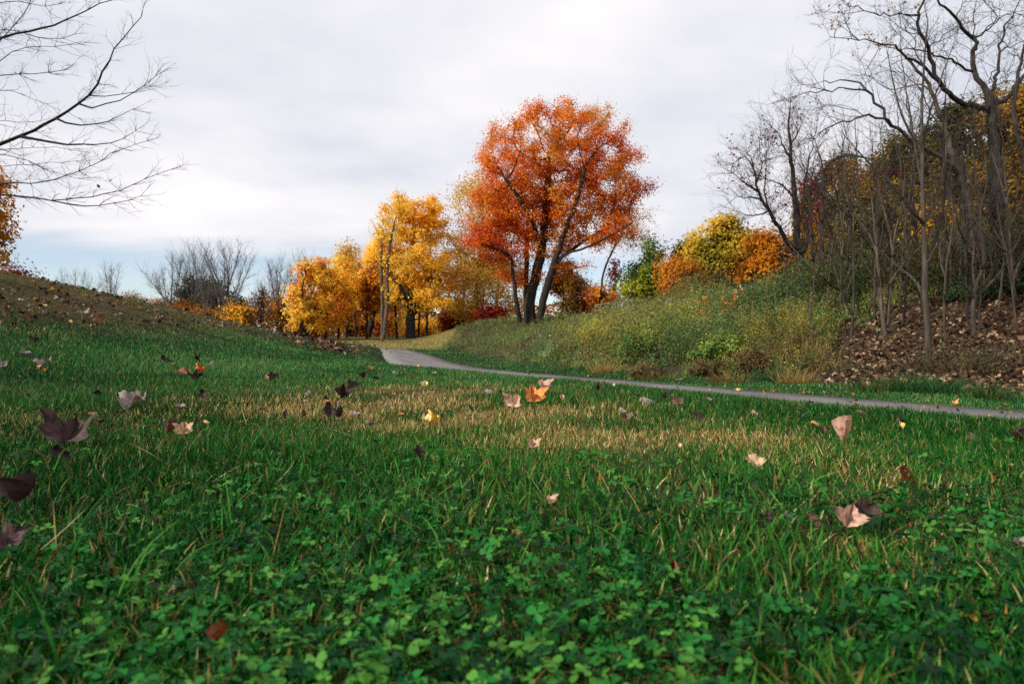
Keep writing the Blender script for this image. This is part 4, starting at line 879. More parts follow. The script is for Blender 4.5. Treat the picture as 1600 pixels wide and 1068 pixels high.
def bush(name, label, px, py, wpx, hpx, pl, n, size=.06, cat='shrub', gaps=.40):
    """a weedy bush: leafy lobes on thin stems, leaves turned outward from each lobe"""
    hx, hy, hz = hit(px, py); W = wpx / F * hy * .5; H = hpx / F * hy; root = thing(name, label, cat, (hx, hy, hz)); a = Acc(); nl = 11
    cx = hx + rng.uniform(-.8, .8, nl) * W; cy = hy + .4 + rng.uniform(-.6, .8, nl) * W; gz = height(cx, cy); hh = H * rng.uniform(.45, 1.0, nl) * (1.1 - .45 * np.abs(cx - hx) / W); C0 = np.c_[cx, cy, gz + hh * .62]
    rr = np.c_[W * rng.uniform(.22, .42, nl), W * rng.uniform(.22, .42, nl), hh * .42]
    i = rng.integers(0, nl, n); v = nrm(rng.normal(0, 1, (n, 3))) * (rng.random((n, 1)) ** .45); C = C0[i] + v * rr[i] * (1 + .25 * rng.normal(0, 1, (n, 1)) * (rng.random((n, 1)) < .2)); ow = nrm(v + UP * .35)
    k = (fbm(C, .22, 31) > gaps) & (C[:, 2] > height(C[:, 0], C[:, 1])); C, ow = C[k], ow[k]
    V, Q = kites(C, size, .25, .45, out=ow); a.add(V, Q, [], np.repeat(pigment(C, pl, .5, .12, px * .1), 4, 0))
    ns = 40; j = rng.integers(0, nl, ns); B = np.c_[cx[j], cy[j], gz[j]] + rng.normal(0, .08, (ns, 3)) * [1, 1, 0]
    a.add(*blades(B, rng.uniform(0, 6.3, ns), hh[j] * rng.uniform(.8, 1.35, ns), np.full(ns, .012), rng.uniform(0, .4, ns), rng.uniform(0, .6, ns), palpick(W_BROWN, ns), seg=3))
    a.build('foliage', M_weed, parent=root, loc=(hx, hy, hz)); return root
LG = pal((80, 116, 50), (112, 144, 62), (144, 164, 72), (172, 176, 80)); YG = pal((112, 132, 50), (150, 158, 58), (182, 176, 66), (202, 182, 74)); GG = pal((84, 108, 72), (110, 132, 88), (134, 150, 102)); DG = pal((32, 56, 28), (46, 74, 34), (66, 92, 44)); BB = pal((64, 50, 32), (92, 74, 44), (118, 98, 58), (76, 80, 42))
for q in [(880, 560, 80, 40, GG, 3800, 'grey green bush at the left of the weedy slope'), (940, 550, 96, 60, YG, 6500, 'yellow green bush right of the grey green one'), (1008, 566, 112, 74, LG, 9000, 'largest light green bush in the middle of the weedy slope'), (1072, 545, 92, 70, YG, 7000, 'yellow green bush right of the largest light green one'),
          (1132, 572, 100, 62, LG, 7000, 'light green bush above the bright green grass tuft'), (1168, 530, 92, 62, DG, 6500, 'dark green bush below the little orange maple sapling'), (1058, 505, 84, 40, YG, 4200, 'olive yellow bush high on the weedy slope'), (982, 510, 84, 38, GG, 4000, 'grey green bush high on the slope below the rail fence'),
          (1232, 500, 92, 54, DG, 5500, 'dark green bush below the forked bare tree'), (1110, 592, 84, 34, BB, 3600, 'brown green low bush beside the verge'), (1182, 590, 70, 46, BB, 3800, 'brown withered bush left of the yellow goldenrod'), (838, 542, 80, 30, BB + GG, 3200, 'tan and green tuft of brush below the red maple'),
          (1292, 505, 84, 50, DG + BB[:2], 4800, 'dark olive bush left of the leafy bank'), (1010, 594, 70, 26, BB, 2600, 'low brown bush next to the straw coloured tuft'), (902, 512, 70, 28, GG, 2600, 'small grey bush on the crest right of the red maple'), (1360, 480, 90, 46, DG, 4600, 'dark green bush behind the twin stemmed sapling'), (1560, 470, 110, 50, DG, 5200, 'dark green bush under the great bare tree')]:
    bush('weed_bush', q[6], *q[:6])
GR = pal((130, 126, 44), (158, 146, 48), (176, 152, 60))
clump('goldenrod', 'yellow goldenrod clump left of the slender grey sapling', 1212, 560, 70, 82, W_GREEN + W_OLIVE, 46, 34, .055, tip=GR)
clump('goldenrod', 'leaning yellow goldenrod close to the slender grey sapling', 1268, 545, 56, 66, W_OLIVE, 34, 30, .05, tip=GR)
clump('goldenrod', 'short yellow green goldenrod in front of the slender grey sapling', 1256, 580, 40, 50, W_OLIVE, 24, 24, .045, tip=GR)
clump('goldenrod', 'wide olive goldenrod mound in the middle of the weedy slope', 1000, 560, 150, 92, W_GREEN + W_OLIVE + W_GOLD, 130, 34, .085, tip=W_GOLD, spread=.7)
clump('goldenrod', 'bushy green weed mound right of the widest one', 1090, 565, 110, 80, W_GREEN + W_OLIVE[:2], 100, 34, .075, spread=.7)
clump('goldenrod', 'tall green weed mound left of the yellow goldenrod', 1140, 545, 90, 76, W_GREEN + W_GOLD[:1], 80, 34, .07, tip=W_GREEN)
clump('goldenrod', 'olive brown weed clump at the left of the weedy slope', 930, 552, 90, 60, W_OLIVE + W_BROWN[2:], 70, 30, .08, tip=W_GOLD)
clump('orange_sapling', 'little maple sapling with orange leaves among the weeds', 1122, 520, 46, 62, pal((200, 120, 40), (214, 146, 50), (190, 96, 34)), 12, 16, .15, cat='tree')
clump('green_shrub', 'dark green leafy shrub on the slope below the forked bare tree', 1195, 500, 120, 62, pal((34, 62, 32), (48, 80, 38), (60, 92, 44)), 90, 34, .10, cat='shrub')
clump('green_shrub', 'green shrub between the forked bare tree and the twin stemmed sapling', 1300, 470, 90, 60, pal((34, 58, 30), (52, 76, 34), (90, 90, 36)), 80, 30, .10, cat='shrub')
clump('dead_weed', 'dark dead weed with bare seed heads standing on the slope', 913, 530, 34, 62, W_BROWN[:2], 16, 16, .045)
clump('dead_weed', 'dark brown dried weed leaning over the lower slope', 905, 566, 60, 44, W_BROWN[:2], 26, 14, .05)
clump('dead_weed', 'brown brushy tangle beside the foot of the thickest sapling', 1505, 580, 150, 44, W_BROWN[:2] + W_GREY[:1], 160, 16, .05, spread=1.0)
for px, py, wpx, hpx, pl, lab in [(1420, 612, 80, 34, pal((26, 66, 30), (44, 92, 42), (66, 112, 56)), 'long bladed green grass clump in front of the thickest sapling'), (1478, 615, 60, 34, pal((26, 66, 30), (44, 92, 42), (66, 112, 56)), 'green grass clump right of the long bladed one'), (1545, 625, 70, 34, pal((30, 64, 28), (56, 92, 42), (90, 110, 50)), 'rank grass clump at the right end of the verge'),
                            (1360, 612, 60, 28, pal((34, 70, 32), (56, 92, 44), (110, 110, 56)), 'green grass tuft left of the long bladed clump'), (1245, 600, 60, 26, pal((150, 118, 62), (170, 136, 78), (120, 96, 50)), 'dry tan grass clump below the yellow goldenrod'), (942, 584, 40, 26, pal((150, 118, 62), (176, 144, 84), (120, 96, 50)), 'tan dead grass clump at the left end of the weedy slope'),
                            (1030, 594, 70, 20, pal((130, 108, 56), (120, 104, 50), (70, 92, 40)), 'straw coloured grass tuft beside the verge'), (1135, 600, 60, 22, pal((140, 100, 52), (120, 86, 44), (70, 82, 40)), 'brown grass clump right of the straw coloured tuft'), (1200, 596, 40, 30, pal((34, 74, 40), (60, 104, 60)), 'small bright green grass tuft below the brown clump')]:
    clump('grass_clump', lab, px, py, wpx, hpx, pl, int(wpx * 5), 0, 0, blade=True)

# ------------------------------------------------------------------ fallen leaves that nobody could count
def curled(C, size, nrmup=1.6, curl=.5):
    """five-cornered dry leaves folded along the midrib"""
    n = len(C); nv = nrm(rng.normal(0, 1, (n, 3)) + nrmup * UP); a = rng.normal(0, 1, (n, 3)); u = nrm(a - (a * nv).sum(1, keepdims=True) * nv); v = np.cross(nv, u)
    s = np.broadcast_to(size, n)[:, None] * rng.uniform(.6, 1.3, (n, 1)); f = rng.uniform(-.2, curl, (n, 1)) * s; e = rng.uniform(-.25, .25, (n, 1)) * s
    P0 = C - u * s * .5 + nv * e; P1 = C + u * s * .5 - nv * e * .4; Lq = [C + v * s * .30 - u * s * .30 + nv * f * .7, C + v * s * .48 + u * s * .05 + nv * f, C + v * s * .22 + u * s * .22 + nv * f * .4]
    Rq = [C - v * s * .30 - u * s * .30 + nv * f * .7, C - v * s * .48 + u * s * .05 + nv * f, C - v * s * .22 + u * s * .22 + nv * f * .4]
    V = np.stack([P0, Lq[0], Lq[1], Lq[2], P1, Rq[2], Rq[1], Rq[0], C], 1).reshape(-1, 3); b = (np.arange(n) * 9)[:, None]
    return V, np.vstack([b + np.array([[0, 8, 2, 1]]), b + np.array([[8, 4, 3, 2]]), b + np.array([[0, 7, 6, 8]]), b + np.array([[8, 6, 5, 4]])])
LIT = pal((64, 46, 34), (94, 72, 54), (124, 98, 74), (160, 134, 106), (88, 60, 40), (50, 38, 32), (74, 54, 38))
acc = Acc()
x, y = ground_pts(34000, 8.0, 26, .36, 1.0, .2); kb = bank_litter(x, y); ok = rng.random(len(x)) < kb * (.45 + .8 * fbm(np.c_[x, y], 1.1, 33)); x, y = x[ok], y[ok]
C = np.c_[x, y, height(x, y) + rng.uniform(.015, .07, len(x))]; V, Q = curled(C, rng.uniform(.05, .105, len(C))); acc.add(V, Q, [], np.repeat(palpick(LIT, len(C)), 9, 0))
# thin scatter over the weeds' foot and a brown line of leaf crumbs along the far edge of the path
x, y = ground_pts(9000, 4.5, 40, -.2, 1.0, .6); s = path_s(x, y); ok = (s > 1.15) & (s < 1.15 + np.abs(rng.normal(0, .16, len(x))) + (rng.random(len(x)) < .06) * 2.0); x, y = x[ok], y[ok]
C = np.c_[x, y, height(x, y) + .035]; V, Q = curled(C, np.clip(.03 + y * .0015, .03, .08)); acc.add(V, Q, [], np.repeat(palpick(pal((110, 70, 34), (140, 92, 46), (90, 56, 34), (160, 120, 60)), len(C)), 9, 0))
x, y = ground_pts(700, 6, 38, -.3, .9, .3); s = path_s(x, y); ok = np.abs(s) < 1.1; x, y = x[ok], y[ok]
C = np.c_[x, y, height(x, y) + .03]; V, Q = curled(C, .05); acc.add(V, Q, [], np.repeat(palpick(pal((110, 70, 34), (90, 56, 34), (170, 130, 60), (60, 40, 30)), len(C)), 9, 0))
# windrow at the toe of the mound
x, y = ground_pts(2600, 12, 32, -.36, -.12, .2); hm = hill_mask(x, y); wr = np.exp(-((pxof(x, y) - 530) / 60) ** 2) * sst(14, 18, y) * sst(-.4, -1.2, x + 4.0) ; ok = rng.random(len(x)) < wr * 1.1 * (fbm(np.c_[x, y], 1.6, 12) > .42); x, y = x[ok], y[ok]
C = np.c_[x, y, height(x, y) + .05]; V, Q = curled(C, .12); acc.add(V, Q, [], np.repeat(palpick(pal((70, 40, 30), (100, 56, 40), (140, 90, 60), (150, 130, 116), (60, 36, 34)), len(C)), 9, 0))
x, y = ground_pts(2600, 6, 30, -.9, -.14, .5); ok = (hill_mask(x, y) > .3) & (fbm(np.c_[x, y], 1.5, 19) + .10 * sst(200, 500, pxof(x, y)) > .46); x, y = x[ok], y[ok]
C = np.c_[x, y, height(x, y) + .035]; V, Q = curled(C, .06); acc.add(V, Q, [], np.repeat(palpick(pal((70, 40, 30), (80, 48, 34), (104, 76, 60), (130, 114, 102), (48, 30, 26), (100, 56, 30)), len(C)), 9, 0))
o = acc.build('leaf_litter', M_litter); o['kind'] = 'stuff'

# ------------------------------------------------------------------ the lawn
TH = pal((70, 52, 30), (96, 74, 44), (120, 96, 58), (52, 40, 26))
acc = Acc()
G1 = np.array(pal((8, 48, 12), (16, 72, 18), (32, 94, 28), (62, 112, 36), (8, 62, 26)))
ST = np.array(pal((146, 118, 66), (182, 154, 96), (206, 184, 132), (158, 122, 60)))
def lawn(n, y0, y1, f0, f1, pw, hgt, wid, seg, strawtall=.85):
    x, y = ground_pts(n, y0, y1, f0, f1, pw); s = path_s(x, y)
    px = pxof(x, y); verge = s < 2.6 + 1.6 * fbm(np.c_[x, y], .9, 77) + 40 * (y > 40) * (x < -3.8)
    edge = 1.02 + .22 * fbm(np.c_[x, y], .35, 91)
    ok = (np.abs(s) > edge) & ((s < 0) | verge) & (np.hypot(x, y) > .40); x, y, s = x[ok], y[ok], s[ok]; m = len(x)
    kd = dry(x, y) + rng.normal(0, .06, m); isd = rng.random(m) < kd; pt = fbm(np.c_[x, y], .35, 55); pt2 = fbm(np.c_[x, y], 1.6, 58)
    hm = hill_mask(x, y); h = hgt * rng.uniform(.5, 1.25, m) * (.55 + .9 * pt) * np.where(isd, strawtall, 1) * (1 - .3 * hm)
    h = h * np.where(np.abs(s) < 1.6, .6, 1)
    g = G1[np.clip((pt2 * 5.2 - .6 + rng.normal(0, .9, m)).astype(int), 0, 4)] * rng.uniform(.75, 1.25, (m, 1)); g = g * (1 + .45 * sst(2.5, 8, y))[:, None] * np.c_[1 + .7 * sst(2.5, 6, y), np.ones(m), 1 + 1.2 * sst(2.5, 6, y)]; g = g * np.c_[1 + .5 * hm, np.ones(m) * (1 - .25 * hm), 1 + 0 * hm]  # brighter light on the mid lawn is put into the blade colour by distance
    c = np.where(isd[:, None], ST[rng.integers(0, 4, m)] * rng.uniform(.7, 1.2, (m, 1)), g); c = np.where((isd & (hm > .4))[:, None], c * np.array([.40, .34, .30]), c)
    tipc = np.where((rng.random(m) < .08)[:, None], ST[rng.integers(0, 4, m)], c * 1.15)
    lean = np.where(isd, rng.uniform(.35, 1.4, m), np.abs(rng.normal(.15, .28, m))); curl = np.where(isd, rng.uniform(-.5, .7, m), rng.uniform(.1, 1.3, m))
    w_ = np.broadcast_to(wid, n)[ok] if np.ndim(wid) else wid(y)
    B = np.c_[x, y, height(x, y) - .008]
    az = rng.uniform(0, 6.3, m)
    acc.add(*blades(B, az, h, w_ * rng.uniform(.7, 1.3, m), lean, curl, c, tipc, seg=seg))
lawn(60000, .40, 2.0, -1.15, 1.15, 0.2, .050, lambda y: .0044 + 0 * y, 5)
lawn(45000, 1.45, 2.7, -1.05, 1.05, .2, .050, lambda y: .0036 + 0 * y, 3)
lawn(165000, 1.7, 5.0, -.98, .98, .3, .050, lambda y: .0030 + .0003 * y, 3)
lawn(210000, 4.5, 13, -.92, .92, .5, .056, lambda y: .003 + .0007 * y, 2)
lawn(110000, 11, 36, -.88, .62, .6, .070, lambda y: .004 + .0008 * y, 2)
lawn(40000, 32, 64, -.5, .1, .5, .08, lambda y: .01 + .0008 * y, 2)
# thatch: dead blades lying flat under the green ones
x, y = ground_pts(14000, .42, 4.5, -1.1, 1.1, .3); n = len(x); B = np.c_[x, y, height(x, y) + rng.uniform(.004, .022, n)]
acc.add(*blades(B, rng.uniform(0, 6.3, n), rng.uniform(.03, .09, n), .0022 + .0003 * y, rng.uniform(1.2, 1.65, n), rng.uniform(-.3, .3, n), palpick(TH, n), None, seg=2))
# a few long blades that stand out of the turf
x, y = ground_pts(520, .6, 3.2, -1.05, 1.05, .2); n = len(x); B = np.c_[x, y, height(x, y)]
acc.add(*blades(B, rng.uniform(0, 6.3, n), rng.uniform(.09, .16, n), np.full(n, .0033), rng.uniform(.1, .7, n), rng.uniform(.5, 2.0, n), G1[rng.integers(1, 5, n)] * 1.1, None, seg=6))
x, y = ground_pts(130, .9, 3.2, -1.05, 1.05, .2); n = len(x); B = np.c_[x, y, height(x, y) + .02]
acc.add(*blades(B, rng.uniform(0, 6.3, n), rng.uniform(.05, .12, n), np.full(n, .0022), rng.uniform(.7, 1.45, n), rng.uniform(-.4, .7, n), ST[rng.integers(0, 4, n)], None, seg=5))
o = acc.build('grass', M_grass, smooth=True); o['kind'] = 'stuff'

# ------------------------------------------------------------------ clover among the near grass
acc = Acc()
x, y = ground_pts(12000, .44, 2.8, -1.1, 1.1, .35); cm = fbm(np.c_[x, y], .32, 81)
ok = (cm + .10 * sst(1.3, .55, y) > .485) & (dry(x, y) < .40) & (rng.random(len(x)) < 1.1 - .35 * y / 2.6); x, y = x[ok], y[ok]; n = len(x); z = height(x, y)
h = rng.uniform(.016, .046, n); az = rng.uniform(0, 6.3, n); ln = rng.uniform(0, .6, n)
top = np.c_[x + np.cos(az) * h * np.sin(ln), y + np.sin(az) * h * np.sin(ln), z + h * np.cos(ln)]
acc.add(*blades(np.c_[x, y, z], az, h * 1.01, np.full(n, .0016), ln, np.zeros(n), np.broadcast_to(lin(70, 110, 50), (n, 3)), seg=2))
oc = np.array([(0, 0), (.28, .30), (.42, .62), (.34, .90), (.14, .99), (0, .93), (-.14, .99), (-.34, .90), (-.42, .62), (-.28, .30)])
CL = np.array(pal((6, 46, 14), (14, 72, 24), (34, 104, 38), (72, 126, 46), (8, 60, 28)))
nv = nrm(rng.normal(0, .38, (n, 3)) + UP); a0 = rng.uniform(0, 6.3, n); sz = rng.uniform(.006, .0130, n)
ccol = CL[np.clip((fbm(top, .2, 5) * 6 - .8 + rng.normal(0, .9, n)).astype(int), 0, 4)] * rng.uniform(.8, 1.2, (n, 1))
odd = rng.random(n) < .003; ccol[odd] = np.array(pal((130, 110, 34), (104, 70, 34)))[rng.integers(0, 2, odd.sum())]
for k in range(3):
    a_ = a0 + k * 2.094 + rng.normal(0, .14, n); e1 = np.c_[np.cos(a_), np.sin(a_), np.zeros(n)]; e1 = nrm(e1 - (e1 * nv).sum(1, keepdims=True) * nv); e2 = np.cross(nv, e1)
    dr = rng.uniform(-.25, .45, n)[:, None]; fo = rng.uniform(.05, .5, n)[:, None]; s_ = sz[:, None]
    rows = [top + s_ * (e1 * q[1] + e2 * q[0] + nv * (abs(q[0]) * fo - dr * q[1] ** 2 * .5)) for q in oc]
    V = np.stack(rows, 1).reshape(-1, 3); b = (np.arange(n) * 10)[:, None]
    Q = np.vstack([b + np.array([[0, 1, 2, 5]]), b + np.array([[5, 2, 3, 4]]), b + np.array([[0, 5, 8, 9]]), b + np.array([[5, 6, 7, 8]])])
    acc.add(V, Q, [], np.repeat(ccol * rng.uniform(.9, 1.1, (n, 1)), 10, 0))
o = acc.build('clover', M_clover); o['kind'] = 'stuff'

# ------------------------------------------------------------------ fallen leaves, one by one
HALF = [(0, 1.0), (.055, .86), (.17, .82), (.17, .72), (.23, .60), (.33, .66), (.36, .76), (.43, .70), (.60, .69), (.52, .54), (.57, .44), (.49, .37), (.42, .25), (.48, .18), (.54, .09), (.40, .04), (.26, -.05), (.09, -.03), (0, .0)]
OVAL = [(0, 1.0), (.10, .92), (.18, .80), (.25, .66), (.28, .5), (.27, .36), (.22, .22), (.14, .10), (.05, .02), (0, 0)]
OAK = [(0, 1.0), (.12, .95), (.16, .84), (.10, .76), (.26, .74), (.30, .64), (.14, .56), (.30, .52), (.34, .42), (.16, .36), (.24, .28), (.22, .18), (.08, .14), (.04, .04), (0, 0)]
def outline(half, per=3):
    h = np.array(half); full = np.vstack([h, (h * [-1, 1])[-2:0:-1]]); o = []
    for a, b in zip(full, np.roll(full, -1, 0)):
        for k in range(per): o.append(a + (b - a) * k / per)
    o = np.array(o); return o
def leaf_geom(half, fold=.4, roll=.6, cup=.2, wave=.12, seed=0, rings=(.3, .6, .82, 1.0)):
    """a leaf one unit long: outline rings round the midrib, folded, rolled and rippled"""
    r = np.random.default_rng(seed); o = outline(half); m = len(o); c = np.array([0, .38]); jit = 1 + r.normal(0, .018, m)
    pts = [c[None]]
    for f in rings:
        q = c + (o - c) * f
        if f == 1.0: q = c + (o - c) * jit[:, None]
        q[:, 0] *= (.35 + .65 * f) if f < 1 else 1
        pts.append(q)
    p = np.vstack(pts); x, y = p[:, 0], p[:, 1]
    z = fold * np.abs(x) + cup * (x ** 2 + (y - .4) ** 2) + wave * (np.sin(7 * x + r.uniform(0, 6)) * np.sin(6 * y + r.uniform(0, 6)) * np.hypot(x, y - .4)) + .05 * np.sin(15 * np.arctan2(x, y - .3) + r.uniform(0, 6)) * np.hypot(x, y - .4) ** 2
    t = (y - .35) * roll; ry = np.where(abs(roll) > 1e-3, np.sin(t) / roll, y - .35); rz = (1 - np.cos(t)) / (roll if abs(roll) > 1e-3 else 1)
    V = np.c_[x, ry + .35 - z * np.sin(t), z * np.cos(t) + rz]
    k = np.arange(m); k1 = (k + 1) % m; T = np.c_[np.zeros(m, int), 1 + k, 1 + k1]
    Q = np.vstack([np.c_[1 + a * m + k, 1 + (a + 1) * m + k, 1 + (a + 1) * m + k1, 1 + a * m + k1] for a in range(len(rings) - 1)])
    return V, Q, T
def leaf_mat(name, face, back, spots):
    """dry leaf: upper face, paler underside, dark spots and radiating veins"""
    m, t = new_mat(name); o = N(t, 'ShaderNodeOutputMaterial'); g = N(t, 'ShaderNodeTexCoord'); ge = N(t, 'ShaderNodeNewGeometry')
    mx = N(t, 'ShaderNodeMix', data_type='RGBA'); L(t, ge, 'Backfacing', mx, 0); mx.inputs[6].default_value = (*face, 1); mx.inputs[7].default_value = (*back, 1)
    nz = N(t, 'ShaderNodeTexNoise'); nz.inputs['Scale'].default_value = 4.5; nz.inputs['Detail'].default_value = 6; L(t, g, 'Object', nz, 'Vector')
    r = N(t, 'ShaderNodeMapRange'); L(t, nz, 0, r, 0); r.inputs[1].default_value = .45; r.inputs[2].default_value = .72
    m2 = N(t, 'ShaderNodeMix', data_type='RGBA'); L(t, r, 0, m2, 0); L(t, mx, 2, m2, 6); m2.inputs[7].default_value = (*spots, 1)
    n2 = N(t, 'ShaderNodeTexNoise'); n2.inputs['Scale'].default_value = 40; L(t, g, 'Object', n2, 'Vector')
    wv = N(t, 'ShaderNodeAttribute', attribute_name='vein'); r2 = N(t, 'ShaderNodeMapRange'); L(t, wv, 'Fac', r2, 0); r2.inputs[3].default_value = 1.0; r2.inputs[4].default_value = .62
    r3 = N(t, 'ShaderNodeMapRange'); L(t, n2, 0, r3, 0); r3.inputs[1].default_value = .3; r3.inputs[2].default_value = .7; r3.inputs[3].default_value = .8; r3.inputs[4].default_value = 1.15
    mm = N(t, 'ShaderNodeMath', operation='MULTIPLY'); L(t, r2, 0, mm, 0); L(t, r3, 0, mm, 1)
    m3 = N(t, 'ShaderNodeMix', data_type='RGBA', blend_type='MULTIPLY'); m3.inputs[0].default_value = 1; L(t, m2, 2, m3, 6); L(t, mm, 0, m3, 7)
    p = N(t, 'ShaderNodeBsdfPrincipled'); L(t, m3, 2, p, 'Base Color'); p.inputs['Roughness'].default_value = .62; p.inputs['Specular IOR Level'].default_value = .25
    tr = N(t, 'ShaderNodeBsdfTranslucent'); L(t, m3, 2, tr, 0); s = N(t, 'ShaderNodeMixShader'); s.inputs[0].default_value = .15; L(t, p, 0, s, 1); L(t, tr, 0, s, 2); L(t, s, 0, o, 0)
    return m
LM = {k: leaf_mat(k + '_leaf', lin(*a), lin(*b), lin(*c)) for k, (a, b, c) in dict(
    maroon=((54, 34, 32), (82, 62, 60), (34, 22, 22)), brown=((92, 56, 40), (130, 98, 84), (60, 36, 28)), chocolate=((44, 26, 22), (70, 50, 46), (30, 18, 16)), grey=((128, 114, 108), (152, 140, 134), (84, 68, 62)),
    pink=((196, 152, 128), (214, 178, 156), (140, 94, 72)), tan=((188, 148, 110), (204, 172, 140), (130, 90, 60)), orange=((206, 120, 40), (220, 166, 110), (180, 70, 30)), yellow=((222, 176, 60), (228, 200, 120), (190, 130, 40)),
    rust=((120, 54, 26), (150, 96, 66), (76, 34, 22)), red=((96, 24, 24), (120, 70, 66), (50, 16, 18)), cream=((226, 200, 140), (232, 216, 176), (190, 150, 90)), flame=((214, 110, 40), (226, 160, 90), (190, 40, 24))).items()}
LEAFMESH = {}
def leaf_mesh(shape, col, var):
    key = (shape, col, var)
    if key in LEAFMESH: return LEAFMESH[key]
    half = dict(maple=HALF, oval=OVAL, oak=OAK)[shape]; r = np.random.default_rng(var * 7 + len(shape))
    V, Q, T = leaf_geom(half, *VAR[var], seed=var)
    st = []                                                                       # the stalk
    me_name = 'leaf_blade'
    o = mesh_obj(me_name, V, [Q, T], LM[col], smooth=True); me = o.data; bpy.data.objects.remove(o)
    a = me.attributes.new('vein', 'FLOAT', 'POINT'); p0 = np.array([0, .05]); flat = np.vstack([[[0, .38]]] + [np.array([0, .38]) + (outline(half) - [0, .38]) * f for f in (.3, .6, .82, 1.0)])
    an = np.arctan2(flat[:, 0], flat[:, 1] - .02); v = np.zeros(len(flat))
    for c in (0, .62, -.62, 1.35, -1.35): v = np.maximum(v, np.exp(-((an - c) / .05) ** 2))
    a.data.foreach_set('value', v.astype(np.float32))
    t = np.linspace(0, 1, 6); c_ = np.c_[np.sin(t * 2) * .04, .02 - t * .42, .02 + .10 * t * (1 - t) * 2 - .06 * t]; w_ = .016
    th = np.arange(4) * math.pi / 2; sv = (c_[:, None] + np.c_[np.cos(th), 0 * th, np.sin(th)][None] * w_).reshape(-1, 3); k = np.arange(4)
    sq = np.vstack([np.c_[i * 4 + k, i * 4 + (k + 1) % 4, (i + 1) * 4 + (k + 1) % 4, (i + 1) * 4 + k] for i in range(5)])
    o = mesh_obj('leaf_stalk', sv, [sq], LM['rust' if col not in ('maroon', 'chocolate', 'grey') else 'chocolate'], smooth=True); ms_ = o.data; bpy.data.objects.remove(o)
    LEAFMESH[key] = (me, ms_); return LEAFMESH[key]
#      fold, roll, cup, wave
VAR = {0: (.5, .9, .1, .45), 1: (1.3, .6, .0, .4), 2: (.4, 2.2, .3, .4), 3: (-.8, -1.6, .1, .5), 4: (2.2, .8, .0, .3), 5: (.6, 3.0, .4, .45), 6: (-1.4, .7, .0, .4), 7: (.3, .5, .8, .6)}
from mathutils import Euler, Quaternion
def fallen(px, py, wpx, shape, col, var, pitch, yaw, label, group=None, tilt=0, lift=.042, stalk=True, dmin=None):
    """pixel of the leaf's foot, its width in the photograph, and how it lies"""
    x, y, z = hit(px, py, 60) if dmin is None else hit(px, py, 60, dmin); size = wpx / F * y / ((1.36 if shape == 'maple' else 1.1) if group or px < 120 else (1.2 if shape == 'maple' else 1.0)); lift = lift * (.5 if pitch < 45 else .6)
    r = thing('fallen_leaf', label, 'leaf', (x, y, z + lift), group); me, ms_ = leaf_mesh(shape, col, var)
    r.rotation_euler = (Quaternion((0, 0, 1), R(yaw)) @ Quaternion((0, 1, 0), R(tilt)) @ Quaternion((1, 0, 0), R(pitch))).to_euler(); r.scale = (size,) * 3
    o = bpy.data.objects.new('leaf_blade', me); COL.objects.link(o); o.parent = r; o.location = (0, -.35 if pitch < 35 else 0, 0)
    if stalk: 
        o = bpy.data.objects.new('leaf_stalk', ms_); COL.objects.link(o); o.parent = r; o.location = (0, -.35 if pitch < 35 else 0, 0)
    return r
